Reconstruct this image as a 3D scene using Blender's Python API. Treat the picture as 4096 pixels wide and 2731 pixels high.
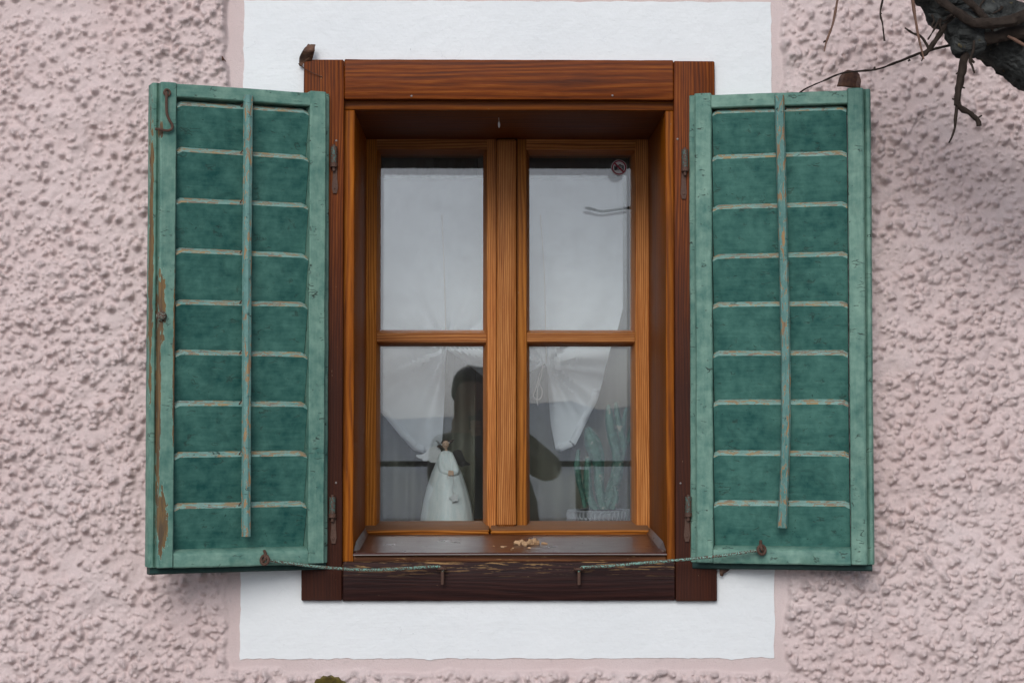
import bpy, bmesh, math, random
import numpy as np
from mathutils import Vector, Matrix, noise

for o in list(bpy.data.objects):
    bpy.data.objects.remove(o)
scene = bpy.context.scene
COL = scene.collection
R = math.radians

# ------------------------------------------------------------------ camera
FPX, CAM_D, CAM_Z = 7700.0, 3.85, 1.5          # focal length in photo pixels, distance to the wall, eye height
PITCH, YAW = math.atan(335 / FPX), math.atan(115 / FPX)
cam_data = bpy.data.cameras.new('camera')
cam = bpy.data.objects.new('camera', cam_data)
COL.objects.link(cam)
cam.location = (0, -CAM_D, CAM_Z)
cam.rotation_euler = (math.pi / 2 + PITCH, 0, -YAW)
cam_data.sensor_width = 36.0
cam_data.lens = FPX / 4096 * 36.0
cam_data.clip_start = 0.02
cam_data.clip_end = 2000
scene.camera = cam

# ------------------------------------------------------------------ sky, sun, exposure
SUN_EL, SUN_AZ = 30.0, -10.0                    # elevation; azimuth from the wall's outward normal (minus = from the left)
world = bpy.data.worlds.new('World')
scene.world = world
world.use_nodes = True
wn = world.node_tree
for n in list(wn.nodes):
    wn.nodes.remove(n)
sky = wn.nodes.new('ShaderNodeTexSky')
sky.sky_type = 'NISHITA'
sky.sun_disc = False
sky.sun_elevation = R(SUN_EL)
sky.sun_rotation = R(180 - SUN_AZ)
sky.dust_density = 2.6
sky.air_density = 1.0
sky.ozone_density = 1.0
hs = wn.nodes.new('ShaderNodeHueSaturation')
hs.inputs['Saturation'].default_value = 0.35
bg = wn.nodes.new('ShaderNodeBackground')
bg.inputs['Strength'].default_value = 0.105
wo = wn.nodes.new('ShaderNodeOutputWorld')
wn.links.new(sky.outputs[0], hs.inputs['Color'])
tint = wn.nodes.new('ShaderNodeMix')            # cool white balance of a grey winter day
tint.data_type = 'RGBA'
tint.blend_type = 'MULTIPLY'
tint.inputs[0].default_value = 1.0
tint.inputs[7].default_value = (0.885, 0.965, 1.13, 1)
wn.links.new(hs.outputs[0], tint.inputs[6])
wn.links.new(tint.outputs[2], bg.inputs['Color'])
wn.links.new(bg.outputs[0], wo.inputs['Surface'])

sun_data = bpy.data.lights.new('sun', 'SUN')
sun_data.energy = 1.5
sun_data.angle = R(30)
sun_data.color = (1.0, 0.97, 0.93)
sun = bpy.data.objects.new('sun', sun_data)
COL.objects.link(sun)
sdir = Vector((math.sin(R(SUN_AZ)) * math.cos(R(SUN_EL)), -math.cos(R(SUN_AZ)) * math.cos(R(SUN_EL)), math.sin(R(SUN_EL))))
sun.rotation_euler = (-sdir).to_track_quat('-Z', 'Y').to_euler()
sun.location = sdir * 20

scene.view_settings.view_transform = 'Standard'
scene.view_settings.look = 'None'
scene.view_settings.gamma = 1.0
scene.view_settings.use_curve_mapping = False
scene.view_settings.exposure = -0.12
scene.render.engine = 'CYCLES'
scene.cycles.max_bounces = 10
scene.cycles.transparent_max_bounces = 24
scene.cycles.caustics_reflective = False
scene.cycles.caustics_refractive = False

# ------------------------------------------------------------------ helpers: geometry
_fw = Vector((math.sin(YAW) * math.cos(PITCH), math.cos(YAW) * math.cos(PITCH), math.sin(PITCH)))
_rt = Vector((math.cos(YAW), -math.sin(YAW), 0))
_up = _rt.cross(_fw)
_C = Vector((0, -CAM_D, CAM_Z))


def at(px, py, y):
    """measured photo point -> world point on the vertical plane at depth y"""
    d = _rt * (px - 2048) + _up * (1365.5 - py) + _fw * FPX
    return _C + d * ((y - _C.y) / d.y)


def ax(px, y, py=1500):
    return at(px, py, y).x


def az(py, y, px=2000):
    return at(px, py, y).z


def world_of(o):
    m = Matrix.Identity(4)
    while o is not None:
        m = o.matrix_basis @ m
        o = o.parent
    return m


def thing(name, label, cat, loc=(0, 0, 0), rz=0.0, group=None):
    o = bpy.data.objects.new(name, None)
    o.empty_display_size = 0.05
    COL.objects.link(o)
    o.location = loc
    o.rotation_euler = (0, 0, rz)
    o['label'] = label
    o['category'] = cat
    if group:
        o['group'] = group
    return o


def holder(name, parent):
    o = bpy.data.objects.new(name, None)
    o.empty_display_size = 0.03
    COL.objects.link(o)
    o.parent = parent
    return o


def part(name, bm, mat, parent=None, world=True, smooth=True, label=None):
    """link one bmesh as one mesh object; world=True means its points are in world space"""
    if parent is not None and world:
        bm.transform(world_of(parent).inverted())
    bmesh.ops.recalc_face_normals(bm, faces=bm.faces[:])
    me = bpy.data.meshes.new(name)
    bm.to_mesh(me)
    bm.free()
    for m in (mat if isinstance(mat, (list, tuple)) else [mat]):
        me.materials.append(m)
    if smooth:
        me.polygons.foreach_set('use_smooth', [True] * len(me.polygons))
        me.set_sharp_from_angle(angle=R(38))
    o = bpy.data.objects.new(name, me)
    COL.objects.link(o)
    o.parent = parent
    if label:
        o['label'] = label
    return o


def tag(o, label, cat, group=None):
    o['label'] = label
    o['category'] = cat
    if group:
        o['group'] = group
    return o


AX = {'x': (0, 1, 2), 'y': (1, 2, 0), 'z': (2, 0, 1)}


def prism(prof, axis, s0, s1, seg=1, jit=0.0, endbev=0.0, bm=None, seed=0.0):
    """extrude the closed profile along an axis ('x': pts are (y,z), 'y': (z,x), 'z': (x,y))"""
    bm = bm or bmesh.new()
    i, j, k = AX[axis]
    n = len(prof)
    ca = sum(p[0] for p in prof) / n
    cb = sum(p[1] for p in prof) / n
    st = [(s0 + (s1 - s0) * t / seg, 1.0) for t in range(seg + 1)]
    if endbev > 0:
        sgn = 1 if s1 > s0 else -1
        st[0] = (s0 + sgn * endbev, 1.0)
        st[-1] = (s1 - sgn * endbev, 1.0)
        st = [(s0, -1)] + st + [(s1, -1)]
    rings = []
    for s, full in st:
        ring = []
        for a, b in prof:
            if full < 0:
                la = max(1e-6, math.hypot(a - ca, b - cb))
                a2 = a - endbev * (1 if a > ca else -1) * 0.9
                b2 = b - endbev * (1 if b > cb else -1) * 0.9
            else:
                a2, b2 = a, b
            co = [0, 0, 0]
            co[i] = s
            co[j] = a2
            co[k] = b2
            if jit:
                q = Vector(co)
                nv = noise.noise_vector(q * 14 + Vector((seed, seed * 1.7, seed * .3))) + 0.6 * noise.noise_vector(q * 55 + Vector((seed, 0, seed)))
                co[j] += nv[0] * jit
                co[k] += nv[1] * jit
            ring.append(bm.verts.new(co))
        rings.append(ring)
    for r0, r1 in zip(rings, rings[1:]):
        for t in range(n):
            bm.faces.new((r0[t], r0[(t + 1) % n], r1[(t + 1) % n], r1[t]))
    bm.faces.new(rings[0][::-1])
    bm.faces.new(rings[-1])
    return bm


def rrect(a0, a1, b0, b1, r, n=3):
    pts = []
    for cx, cy, t0 in ((a1 - r, b1 - r, 0), (a0 + r, b1 - r, 90), (a0 + r, b0 + r, 180), (a1 - r, b0 + r, 270)):
        for q in range(n):
            t = R(t0 + 90 * q / (n - 1))
            pts.append((cx + r * math.cos(t), cy + r * math.sin(t)))
    return pts


def board(x0, x1, y0, y1, z0, z1, axis, bev=0.002, seg=20, jit=0.0004, seed=0.0, bm=None):
    b = {'x': (x0, x1), 'y': (y0, y1), 'z': (z0, z1)}
    names = 'xyz'
    i, j, k = AX[axis]
    prof = rrect(*b[names[j]], *b[names[k]], bev)
    return prism(prof, axis, *b[axis], seg=seg, jit=jit, endbev=bev * 0.8, bm=bm, seed=seed)


def smooth_path(pts, rad, sub=5):
    P = [Vector(p) for p in pts]
    out, ro = [], []
    for i in range(len(P) - 1):
        p0 = P[max(i - 1, 0)]
        p1, p2 = P[i], P[i + 1]
        p3 = P[min(i + 2, len(P) - 1)]
        for s in range(sub):
            t = s / sub
            out.append(0.5 * ((2 * p1) + (p2 - p0) * t + (2 * p0 - 5 * p1 + 4 * p2 - p3) * t * t + (3 * p1 - p0 - 3 * p2 + p3) * t ** 3))
            ro.append(rad[i] * (1 - t) + rad[i + 1] * t)
    out.append(P[-1])
    ro.append(rad[-1])
    return out, ro


def tube(pts, rad, sides=10, sub=5, jit=0.0, jfreq=60, bm=None, flat=1.0, closed_tip=True):
    bm = bm or bmesh.new()
    if not isinstance(rad, (list, tuple)):
        rad = [rad] * len(pts)
    P, Rr = smooth_path(pts, rad, sub) if sub > 1 else ([Vector(p) for p in pts], list(rad))
    rings = []
    t0 = (P[1] - P[0]).normalized()
    ref = Vector((0, 0, 1)) if abs(t0.z) < 0.9 else Vector((1, 0, 0))
    nrm = (ref - t0 * ref.dot(t0)).normalized()
    for i, p in enumerate(P):
        t = (P[min(i + 1, len(P) - 1)] - P[max(i - 1, 0)]).normalized()
        nrm = (nrm - t * nrm.dot(t)).normalized()
        bn = t.cross(nrm)
        ring = []
        for s in range(sides):
            a = 2 * math.pi * s / sides
            d = nrm * math.cos(a) * flat + bn * math.sin(a)
            q = p + d * Rr[i]
            if jit:
                q += d * (noise.noise(q * jfreq) + 0.5 * noise.noise(q * jfreq * 2.3)) * jit
            ring.append(bm.verts.new(q))
        rings.append(ring)
    for r0, r1 in zip(rings, rings[1:]):
        for s in range(sides):
            bm.faces.new((r0[s], r0[(s + 1) % sides], r1[(s + 1) % sides], r1[s]))
    bm.faces.new(rings[0][::-1])
    bm.faces.new(rings[-1])
    return bm


def torus(c, R0, r, nrm=(0, -1, 0), seg=20, sides=8, arc=360, a0=0, bm=None):
    n = Vector(nrm).normalized()
    u = n.orthogonal().normalized()
    if abs(n.z) < 0.9:
        u = (Vector((0, 0, 1)) - n * n.z).normalized()
    v = n.cross(u)
    pts = [Vector(c) + (u * math.cos(R(a0 + arc * i / seg)) + v * math.sin(R(a0 + arc * i / seg))) * R0 for i in range(seg + 1)]
    return tube(pts, r, sides=sides, sub=1, bm=bm)


def lathe(prof, c, seg=32, bm=None, fold=0.0, nf=9):
    """prof: (radius, height) from bottom to top about the vertical through c"""
    bm = bm or bmesh.new()
    c = Vector(c)
    rings = []
    for r, h in prof:
        ring = []
        for s in range(seg):
            a = 2 * math.pi * s / seg
            rr = r * (1 + fold * math.sin(nf * a + 3 * math.sin(2 * a)))
            ring.append(bm.verts.new(c + Vector((rr * math.cos(a), rr * math.sin(a), h))))
        rings.append(ring)
    for r0, r1 in zip(rings, rings[1:]):
        for s in range(seg):
            bm.faces.new((r0[s], r0[(s + 1) % seg], r1[(s + 1) % seg], r1[s]))
    bm.faces.new(rings[0][::-1])
    bm.faces.new(rings[-1])
    return bm


def ball(c, rx, ry=None, rz=None, seg=16, bm=None, jit=0.0, jf=40):
    bm = bm or bmesh.new()
    ry = ry or rx
    rz = rz or rx
    r = bmesh.ops.create_uvsphere(bm, u_segments=seg, v_segments=max(6, seg // 2 + 2), radius=1.0)
    for v in r['verts']:
        d = v.co.copy()
        v.co = Vector((d.x * rx, d.y * ry, d.z * rz)) + Vector(c)
        if jit:
            v.co += d * noise.noise(v.co * jf) * jit
    return bm


def extrude_poly(pts3, vec, bm=None):
    """flat outline (3D points) thickened by vec"""
    bm = bm or bmesh.new()
    a = [bm.verts.new(p) for p in pts3]
    b = [bm.verts.new(Vector(p) + Vector(vec)) for p in pts3]
    n = len(a)
    bm.faces.new(a)
    bm.faces.new(b[::-1])
    for i in range(n):
        bm.faces.new((a[i], b[i], b[(i + 1) % n], a[(i + 1) % n]))
    return bm


# ------------------------------------------------------------------ helpers: materials
class NT:
    def __init__(self, name):
        self.mat = bpy.data.materials.new(name)
        self.mat.use_nodes = True
        self.t = self.mat.node_tree
        for n in list(self.t.nodes):
            self.t.nodes.remove(n)
        self.out = self.t.nodes.new('ShaderNodeOutputMaterial')

    def n(self, typ, ins=None, out=0, **props):
        nd = self.t.nodes.new(typ)
        for k, v in props.items():
            setattr(nd, k, v)
        for k, v in (ins or {}).items():
            s = nd.inputs[k]
            if isinstance(v, bpy.types.NodeSocket):
                self.t.links.new(v, s)
            else:
                s.default_value = v
        return nd.outputs[out]

    def coords(self, rnd=True, scale=(1, 1, 1)):
        c = self.n('ShaderNodeTexCoord', out=3)
        if rnd:
            r = self.n('ShaderNodeObjectInfo', out=5)
            v = self.n('ShaderNodeCombineXYZ', {0: self.m('MULTIPLY', r, 7.3), 1: self.m('MULTIPLY', r, 3.1), 2: self.m('MULTIPLY', r, 5.7)})
            c = self.n('ShaderNodeVectorMath', {0: c, 1: v}, operation='ADD')
        return self.stretch(c, scale)

    def stretch(self, c, scale):
        return self.n('ShaderNodeVectorMath', {0: c, 1: scale}, operation='MULTIPLY')

    def m(self, op, a, b=0.0, clamp=False):
        return self.n('ShaderNodeMath', {0: a, 1: b}, operation=op, use_clamp=clamp)

    def noise(self, v, scale=1.0, detail=3.0, rough=0.55, dist=0.0, out=0):
        return self.n('ShaderNodeTexNoise', {'Vector': v, 'Scale': scale, 'Detail': detail, 'Roughness': rough, 'Distortion': dist}, out=out)

    def ramp(self, f, stops, interp='LINEAR'):
        nd = self.t.nodes.new('ShaderNodeValToRGB')
        nd.color_ramp.interpolation = interp
        el = nd.color_ramp.elements
        while len(el) < len(stops):
            el.new(0.5)
        for e, (p, c) in zip(el, stops):
            e.position = p
            e.color = (c, c, c, 1) if isinstance(c, (int, float)) else (*c, 1)
        self.t.links.new(f, nd.inputs[0])
        return nd.outputs[0]

    def step(self, f, lo, hi):
        return self.n('ShaderNodeMapRange', {'Value': f, 'From Min': lo, 'From Max': hi, 'To Min': 0.0, 'To Max': 1.0}, clamp=True)

    def mix(self, f, a, b, mode='MIX'):
        nd = self.t.nodes.new('ShaderNodeMix')
        nd.data_type = 'RGBA'
        nd.blend_type = mode
        for idx, v in ((0, f), (6, a), (7, b)):
            s = nd.inputs[idx]
            if isinstance(v, bpy.types.NodeSocket):
                self.t.links.new(v, s)
            else:
                s.default_value = v if idx == 0 else (*v, 1)
        return nd.outputs[2]

    def bump(self, h, strength=0.3, dist=0.002, normal=None):
        ins = {'Height': h, 'Strength': strength, 'Distance': dist}
        if normal is not None:
            ins['Normal'] = normal
        return self.n('ShaderNodeBump', ins)

    def bsdf(self, color, rough=0.6, normal=None, metal=0.0, spec=0.5, **kw):
        ins = {'Base Color': color if isinstance(color, bpy.types.NodeSocket) else (*color, 1), 'Roughness': rough, 'Metallic': metal, 'Specular IOR Level': spec}
        if normal is not None:
            ins['Normal'] = normal
        ins.update(kw)
        s = self.n('ShaderNodeBsdfPrincipled', ins)
        return s

    def done(self, s):
        self.t.links.new(s, self.out.inputs['Surface'])
        return self.mat

    def xyz(self, c, i):
        return self.n('ShaderNodeSeparateXYZ', {0: c}, out=i)


def simple(name, col, rough=0.6, metal=0.0, vary=0.25, scale=40, bump=0.15, spec=0.4):
    t = NT(name)
    c = t.coords()
    n = t.noise(c, scale, 4)
    colr = t.mix(t.m('MULTIPLY', n, 1.0), tuple(x * (1 - vary) for x in col), tuple(min(1, x * (1 + vary)) for x in col))
    return t.done(t.bsdf(colr, rough, t.bump(t.noise(c, scale * 5, 3), bump, 0.001), metal, spec))


AXI = {'x': 0, 'y': 1, 'z': 2}


def wood(name, axis, dark, mid, light, ring=0.005, contrast=1.0, rough=0.5, wear=None, grad=None, blot=0.5, dust=0.0, bumpk=0.35):
    """stained softwood: growth-ring stripes drawn out along the grain axis"""
    t = NT(name)
    raw = t.n('ShaderNodeTexCoord', out=3)
    c = t.coords()
    ai = AXI[axis]
    sc = [1.0, 1.0, 1.0]
    sc[ai] = 0.045
    cs = t.stretch(c, tuple(sc))
    warp = t.noise(cs, 16, 3, 0.5)                      # slow drift of the rings
    across = t.m('ADD', t.xyz(c, (ai + 1) % 3), t.m('MULTIPLY', t.xyz(c, (ai + 2) % 3), 0.8))
    warp2 = t.noise(t.stretch(c, tuple(0.16 if i == ai else 1.0 for i in range(3))), 11, 2, 0.5)
    ph = t.m('ADD', t.m('MULTIPLY', across, 2 * math.pi / ring), t.m('ADD', t.m('MULTIPLY', warp, 34.0), t.m('MULTIPLY', warp2, 30.0)))
    s = t.m('MULTIPLY_ADD', t.m('SINE', ph), 0.5)
    t.t.nodes[-1].inputs[2].default_value = 0.5
    fine = t.noise(cs, 420, 3, 0.6)
    med = t.noise(cs, 110, 3, 0.6)
    f = t.m('ADD', t.m('MULTIPLY', s, 0.42 * contrast), t.m('ADD', t.m('MULTIPLY', fine, 0.34), t.m('MULTIPLY', med, 0.50)))
    f = t.m('SUBTRACT', f, 0.21 * contrast - 0.06)
    col = t.ramp(f, [(0.22, dark), (0.50, mid), (0.80, light)])
    big = t.noise(t.stretch(c, tuple(0.35 if i == ai else 1.0 for i in range(3))), 9, 4, 0.6)
    col = t.mix(t.m('MULTIPLY', t.step(big, 0.45, 0.75), blot), col, tuple(x * 0.45 for x in mid))
    if grad is not None:                                # darker stain towards one end of the board
        (gi, lo, hi, gcol) = grad
        g = t.step(t.m('ADD', t.xyz(raw, gi), t.m('MULTIPLY', t.m('SUBTRACT', big, 0.5), 0.25)), lo, hi)
        col = t.mix(t.m('MULTIPLY', g, 0.93), col, t.mix(t.m('MULTIPLY', f, 1.0), tuple(x * 0.55 for x in gcol), tuple(x * 1.6 for x in gcol)))
    bare = (0.42, 0.25, 0.11)
    wm = None
    if wear is not None:                                # bare fibres where the stain has gone: (axis, low, high, threshold)
        (wi, lo, hi, thr) = wear
        zone = t.step(t.xyz(raw, wi), lo, hi)
        wnz = t.noise(t.stretch(c, tuple(0.07 if i == ai else 1.0 for i in range(3))), 260, 4, 0.65)
        wm = t.m('MULTIPLY', t.step(wnz, thr, thr + 0.04), zone)
        col = t.mix(wm, col, bare)
    if dust > 0:
        dn = t.noise(c, 30, 5, 0.7)
        upf = t.step(t.xyz(t.n('ShaderNodeNewGeometry', out=3), 2), 0.15, 0.40)
        col = t.mix(t.m('MULTIPLY', upf, t.m('ADD', dust, t.m('MULTIPLY', dn, 0.3))), col, (0.115, 0.075, 0.052))
    flk = t.noise(t.stretch(c, tuple(0.3 if i == ai else 1.0 for i in range(3))), 260, 2, 0.5)
    col = t.mix(t.m('MULTIPLY', t.step(flk, 0.76, 0.79), 0.8), col, (0.33, 0.22, 0.13))
    rv = t.n('ShaderNodeObjectInfo', out=5)
    col = t.n('ShaderNodeHueSaturation', {'Color': col, 'Saturation': 1.06, 'Value': t.m('ADD', 0.80, t.m('MULTIPLY', rv, 0.38))})
    h = t.m('ADD', t.m('MULTIPLY', f, 1.0), t.m('MULTIPLY', fine, 0.8))
    rgh = t.m('ADD', rough - 0.08, t.m('MULTIPLY', med, 0.25))
    return t.done(t.bsdf(col, rgh, t.bump(h, bumpk, 0.0012), spec=0.16))


def paint(name, a, b, axis='z', peel=0.80, cracks=0.5, spots=0.0, zones=(), bare=((0.33, 0.20, 0.07), (0.20, 0.15, 0.10)), rough=0.55, grain=0.5, grime=0.4, fl=75):
    """old oil paint on wood: faded patches, hairline cracks across the grain, flaked spots"""
    t = NT(name)
    raw = t.n('ShaderNodeTexCoord', out=3)
    c = t.coords()
    ai = AXI[axis]
    st = tuple(0.12 if i == ai else 1.0 for i in range(3))
    cs = t.stretch(c, st)
    n1 = t.noise(c, 7, 5, 0.6)
    n2 = t.noise(c, 45, 4, 0.6)
    n3 = t.noise(cs, 160, 3, 0.6)
    f = t.m('ADD', t.m('MULTIPLY', n1, 0.42), t.m('ADD', t.m('MULTIPLY', n2, 0.42), t.m('MULTIPLY', n3, 0.16)))
    col = t.mix(t.step(f, 0.36, 0.64), a, b)
    gr = t.step(t.noise(c, 22, 5, 0.7, 0.6), 0.55, 0.80)
    col = t.mix(t.m('MULTIPLY', gr, grime), col, tuple(x * 0.45 for x in a))
    if spots > 0:
        sp = t.noise(c, 185, 2, 0.5)
        zone = t.step(t.noise(c, 9, 2), 0.42, 0.62)
        col = t.mix(t.m('MULTIPLY', t.m('MULTIPLY', t.step(sp, 0.69, 0.73), zone), spots), col, (0.012, 0.035, 0.03))
    # short dark cracks running across the grain of the stile / along the slat
    sx = tuple(2.6 if i == ai else 0.55 for i in range(3)) if axis == 'z' else tuple(0.35 if i == ai else 1.5 for i in range(3))
    vo = t.n('ShaderNodeTexVoronoi', {'Vector': t.n('ShaderNodeVectorMath', {0: t.stretch(c, sx), 1: t.n('ShaderNodeVectorMath', {0: t.noise(c, 60, 2, out=1), 1: (0.02, 0.02, 0.02)}, operation='MULTIPLY')}, operation='ADD'), 'Scale': 42.0}, feature='DISTANCE_TO_EDGE')
    cm = t.m('MULTIPLY', t.m('SUBTRACT', 1.0, t.step(vo, 0.020, 0.060)), t.step(t.noise(c, 38, 3, 0.6), 0.575, 0.64))
    col = t.mix(t.m('MULTIPLY', cm, cracks), col, (0.03, 0.045, 0.035))
    # flakes
    pn = t.noise(t.stretch(c, tuple(0.3 if i == ai else 1.0 for i in range(3))), fl, 5, 0.68, 0.6)
    thr = peel
    if zones:
        z = None
        for (ctr, rad) in zones:
            dv = t.n('ShaderNodeVectorMath', {0: t.n('ShaderNodeVectorMath', {0: raw, 1: ctr}, operation='SUBTRACT'), 1: tuple(1.0 / x for x in rad)}, operation='MULTIPLY')
            ln = t.n('ShaderNodeVectorMath', {0: dv}, out=1, operation='LENGTH')
            k = t.m('SUBTRACT', 1.0, ln, clamp=True)
            z = k if z is None else t.m('MAXIMUM', z, k)
        pv = t.m('ADD', pn, t.m('MULTIPLY', z, 0.62))
    else:
        pv = pn
    pm = t.step(pv, thr, thr + 0.02)
    wf = t.noise(cs, 130, 4, 0.7)
    wcol = t.mix(t.step(wf, 0.38, 0.62), bare[1], bare[0])
    rim = t.m('SUBTRACT', t.step(pv, thr - 0.035, thr - 0.01), pm, clamp=True)
    col = t.mix(t.m('MULTIPLY', rim, 0.35), col, tuple(min(1, x * 1.5 + 0.04) for x in b))
    col = t.mix(pm, col, wcol)
    h = t.m('SUBTRACT', t.m('ADD', t.m('MULTIPLY', n3, grain), t.m('MULTIPLY', n2, 0.25)), t.m('ADD', t.m('MULTIPLY', pm, 0.9), t.m('MULTIPLY', cm, 0.7)))
    return t.done(t.bsdf(col, t.m('ADD', rough, t.m('MULTIPLY', pm, 0.25)), t.bump(h, 0.5, 0.0012), spec=0.18))


def rusty(name, painted, amount=0.5, rust=(0.088, 0.042, 0.026)):
    t = NT(name)
    c = t.coords()
    n = t.noise(c, 330, 5, 0.7)
    rc = t.mix(t.noise(c, 420, 3), tuple(x * 0.45 for x in rust), tuple(x * 1.5 for x in rust))
    k = t.step(n, 0.62 - amount * 0.35, 0.66 - amount * 0.35)
    col = t.mix(k, painted, rc)
    return t.done(t.bsdf(col, t.m('ADD', 0.4, t.m('MULTIPLY', k, 0.35)), t.bump(n, 0.5, 0.0008), 0.0, 0.5))


# --- render / plaster
def m_render():
    t = NT('pink_roughcast')
    c = t.coords(False)
    n1 = t.noise(c, 2.2, 5, 0.6)
    col = t.mix(t.step(n1, 0.35, 0.68), (0.640, 0.500, 0.466), (0.705, 0.583, 0.550))
    # old grey grime sitting on some of the grains
    d = t.m('MULTIPLY', t.step(t.noise(c, 75, 4, 0.65), 0.56, 0.72), t.step(t.noise(c, 3.1, 4, 0.6), 0.38, 0.66))
    col = t.mix(t.m('MULTIPLY', d, 0.45), col, (0.33, 0.29, 0.275))
    at_ = t.n('ShaderNodeAttribute', out=2, attribute_name='grime')
    col = t.mix(t.m('MULTIPLY', t.m('MULTIPLY', at_, t.step(t.noise(c, 420, 3, 0.7), 0.30, 0.62)), 0.85, clamp=True), col, (0.300, 0.250, 0.240))
    gt = t.noise(c, 520, 3, 0.7)
    col = t.mix(t.m('MULTIPLY', t.step(gt, 0.40, 0.70), 0.28), col, (0.46, 0.36, 0.35))
    fl = t.m('MULTIPLY', t.step(t.noise(c, 210, 2), 0.79, 0.81), 0.8)
    col = t.mix(fl, col, (0.10, 0.075, 0.07))
    b1 = t.noise(c, 260, 4, 0.6)
    b2 = t.noise(c, 900, 3, 0.6)
    nb = t.bump(b2, 0.5, 0.0010, t.bump(b1, 0.6, 0.0024))
    return t.done(t.bsdf(col, 0.9, nb, spec=0.2))


def m_white():
    t = NT('white_limewash')
    c = t.coords(False)
    n1 = t.noise(c, 3.0, 5, 0.6)
    col = t.mix(t.step(n1, 0.3, 0.7), (0.765, 0.775, 0.760), (0.825, 0.828, 0.805))
    sp = t.step(t.noise(c, 120, 2), 0.765, 0.785)
    col = t.mix(t.m('MULTIPLY', sp, 0.5), col, (0.32, 0.31, 0.31))
    stn = t.m('MULTIPLY', t.step(t.noise(c, 26, 5, 0.7), 0.62, 0.80), t.step(t.noise(c, 4.3, 2), 0.56, 0.68))
    col = t.mix(t.m('MULTIPLY', stn, 0.5), col, (0.50, 0.46, 0.40))
    br = t.noise(t.stretch(c, (0.09, 1, 1)), 300, 4, 0.6)
    vo = t.n('ShaderNodeTexVoronoi', {'Vector': t.n('ShaderNodeVectorMath', {0: c, 1: t.n('ShaderNodeVectorMath', {0: t.noise(c, 18, 4, out=1), 1: (0.09, 0.09, 0.09)}, operation='MULTIPLY')}, operation='ADD'), 'Scale': 9.0}, feature='DISTANCE_TO_EDGE')
    crk = t.m('MULTIPLY', t.m('SUBTRACT', 1.0, t.step(vo, 0.0015, 0.006)), t.step(t.noise(c, 7, 3), 0.56, 0.62))
    col = t.mix(t.m('MULTIPLY', crk, 0.25), col, (0.45, 0.45, 0.46))
    lo = t.noise(c, 30, 4, 0.6)
    nb = t.bump(br, 0.36, 0.0012, t.bump(lo, 0.6, 0.005))
    return t.done(t.bsdf(col, 0.75, nb, spec=0.25))


def m_glass():
    t = NT('window_glass')
    fr = t.n('ShaderNodeFresnel', {'IOR': 1.52})
    g = t.n('ShaderNodeBsdfGlossy', {'Color': (0.97, 0.98, 1.0, 1), 'Roughness': 0.0})
    tr = t.n('ShaderNodeBsdfTransparent', {'Color': (0.985, 0.995, 0.99, 1)})
    s = t.n('ShaderNodeMixShader', {0: fr, 1: tr, 2: g})
    c = t.coords(False)                                  # a film of dust and small specks
    d = t.m('ADD', t.m('MULTIPLY', t.step(t.noise(c, 14, 5, 0.7), 0.45, 0.8), 0.030), t.m('MULTIPLY', t.step(t.noise(c, 190, 2), 0.775, 0.79), 0.5))
    df = t.n('ShaderNodeBsdfDiffuse', {'Color': (0.45, 0.45, 0.46, 1)})
    s = t.n('ShaderNodeMixShader', {0: d, 1: s, 2: df})
    return t.done(s)


def m_cloth(name, col, trans=0.35, clear=0.0):
    t = NT(name)
    c = t.coords(False)
    w = t.noise(t.stretch(c, (1, 1, 1)), 700, 2)
    cc = t.mix(w, tuple(x * 0.95 for x in col), col)
    d = t.n('ShaderNodeBsdfDiffuse', {'Color': cc})
    tl = t.n('ShaderNodeBsdfTranslucent', {'Color': cc})
    s = t.n('ShaderNodeMixShader', {0: trans, 1: d, 2: tl})
    if clear:
        s = t.n('ShaderNodeMixShader', {0: clear, 1: s, 2: t.n('ShaderNodeBsdfTransparent')})
    return t.done(s)


def m_leaf(name, a, b):
    t = NT(name)
    c = t.coords()
    col = t.mix(t.step(t.noise(c, 70, 4, 0.65), 0.35, 0.65), a, b)
    return t.done(t.bsdf(col, 0.6, t.bump(t.noise(c, 260, 3), 0.5, 0.001), spec=0.35))


def m_bark():
    t = NT('grey_bark')
    c = t.coords(False)
    v = t.stretch(c, (0.55, 1.0, 1.0))
    n = t.noise(v, 34, 6, 0.7, 0.8)
    vo = t.n('ShaderNodeTexVoronoi', {'Vector': t.n('ShaderNodeVectorMath', {0: t.stretch(c, (0.6, 1, 1.3)), 1: t.n('ShaderNodeVectorMath', {0: t.noise(c, 25, 3, out=1), 1: (0.03, 0.03, 0.03)}, operation='MULTIPLY')}, operation='ADD'), 'Scale': 36.0}, feature='DISTANCE_TO_EDGE')
    col = t.ramp(n, [(0.3, (0.010, 0.010, 0.009)), (0.5, (0.040, 0.041, 0.038)), (0.74, (0.105, 0.108, 0.10))])
    col = t.mix(t.m('MULTIPLY', t.step(t.noise(c, 60, 4), 0.66, 0.72), 0.6), col, (0.16, 0.11, 0.03))
    h = t.m('ADD', n, t.m('MULTIPLY', t.step(vo, 0.0, 0.25), 0.7))
    return t.done(t.bsdf(col, 0.9, t.bump(h, 0.9, 0.006), spec=0.2))


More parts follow.
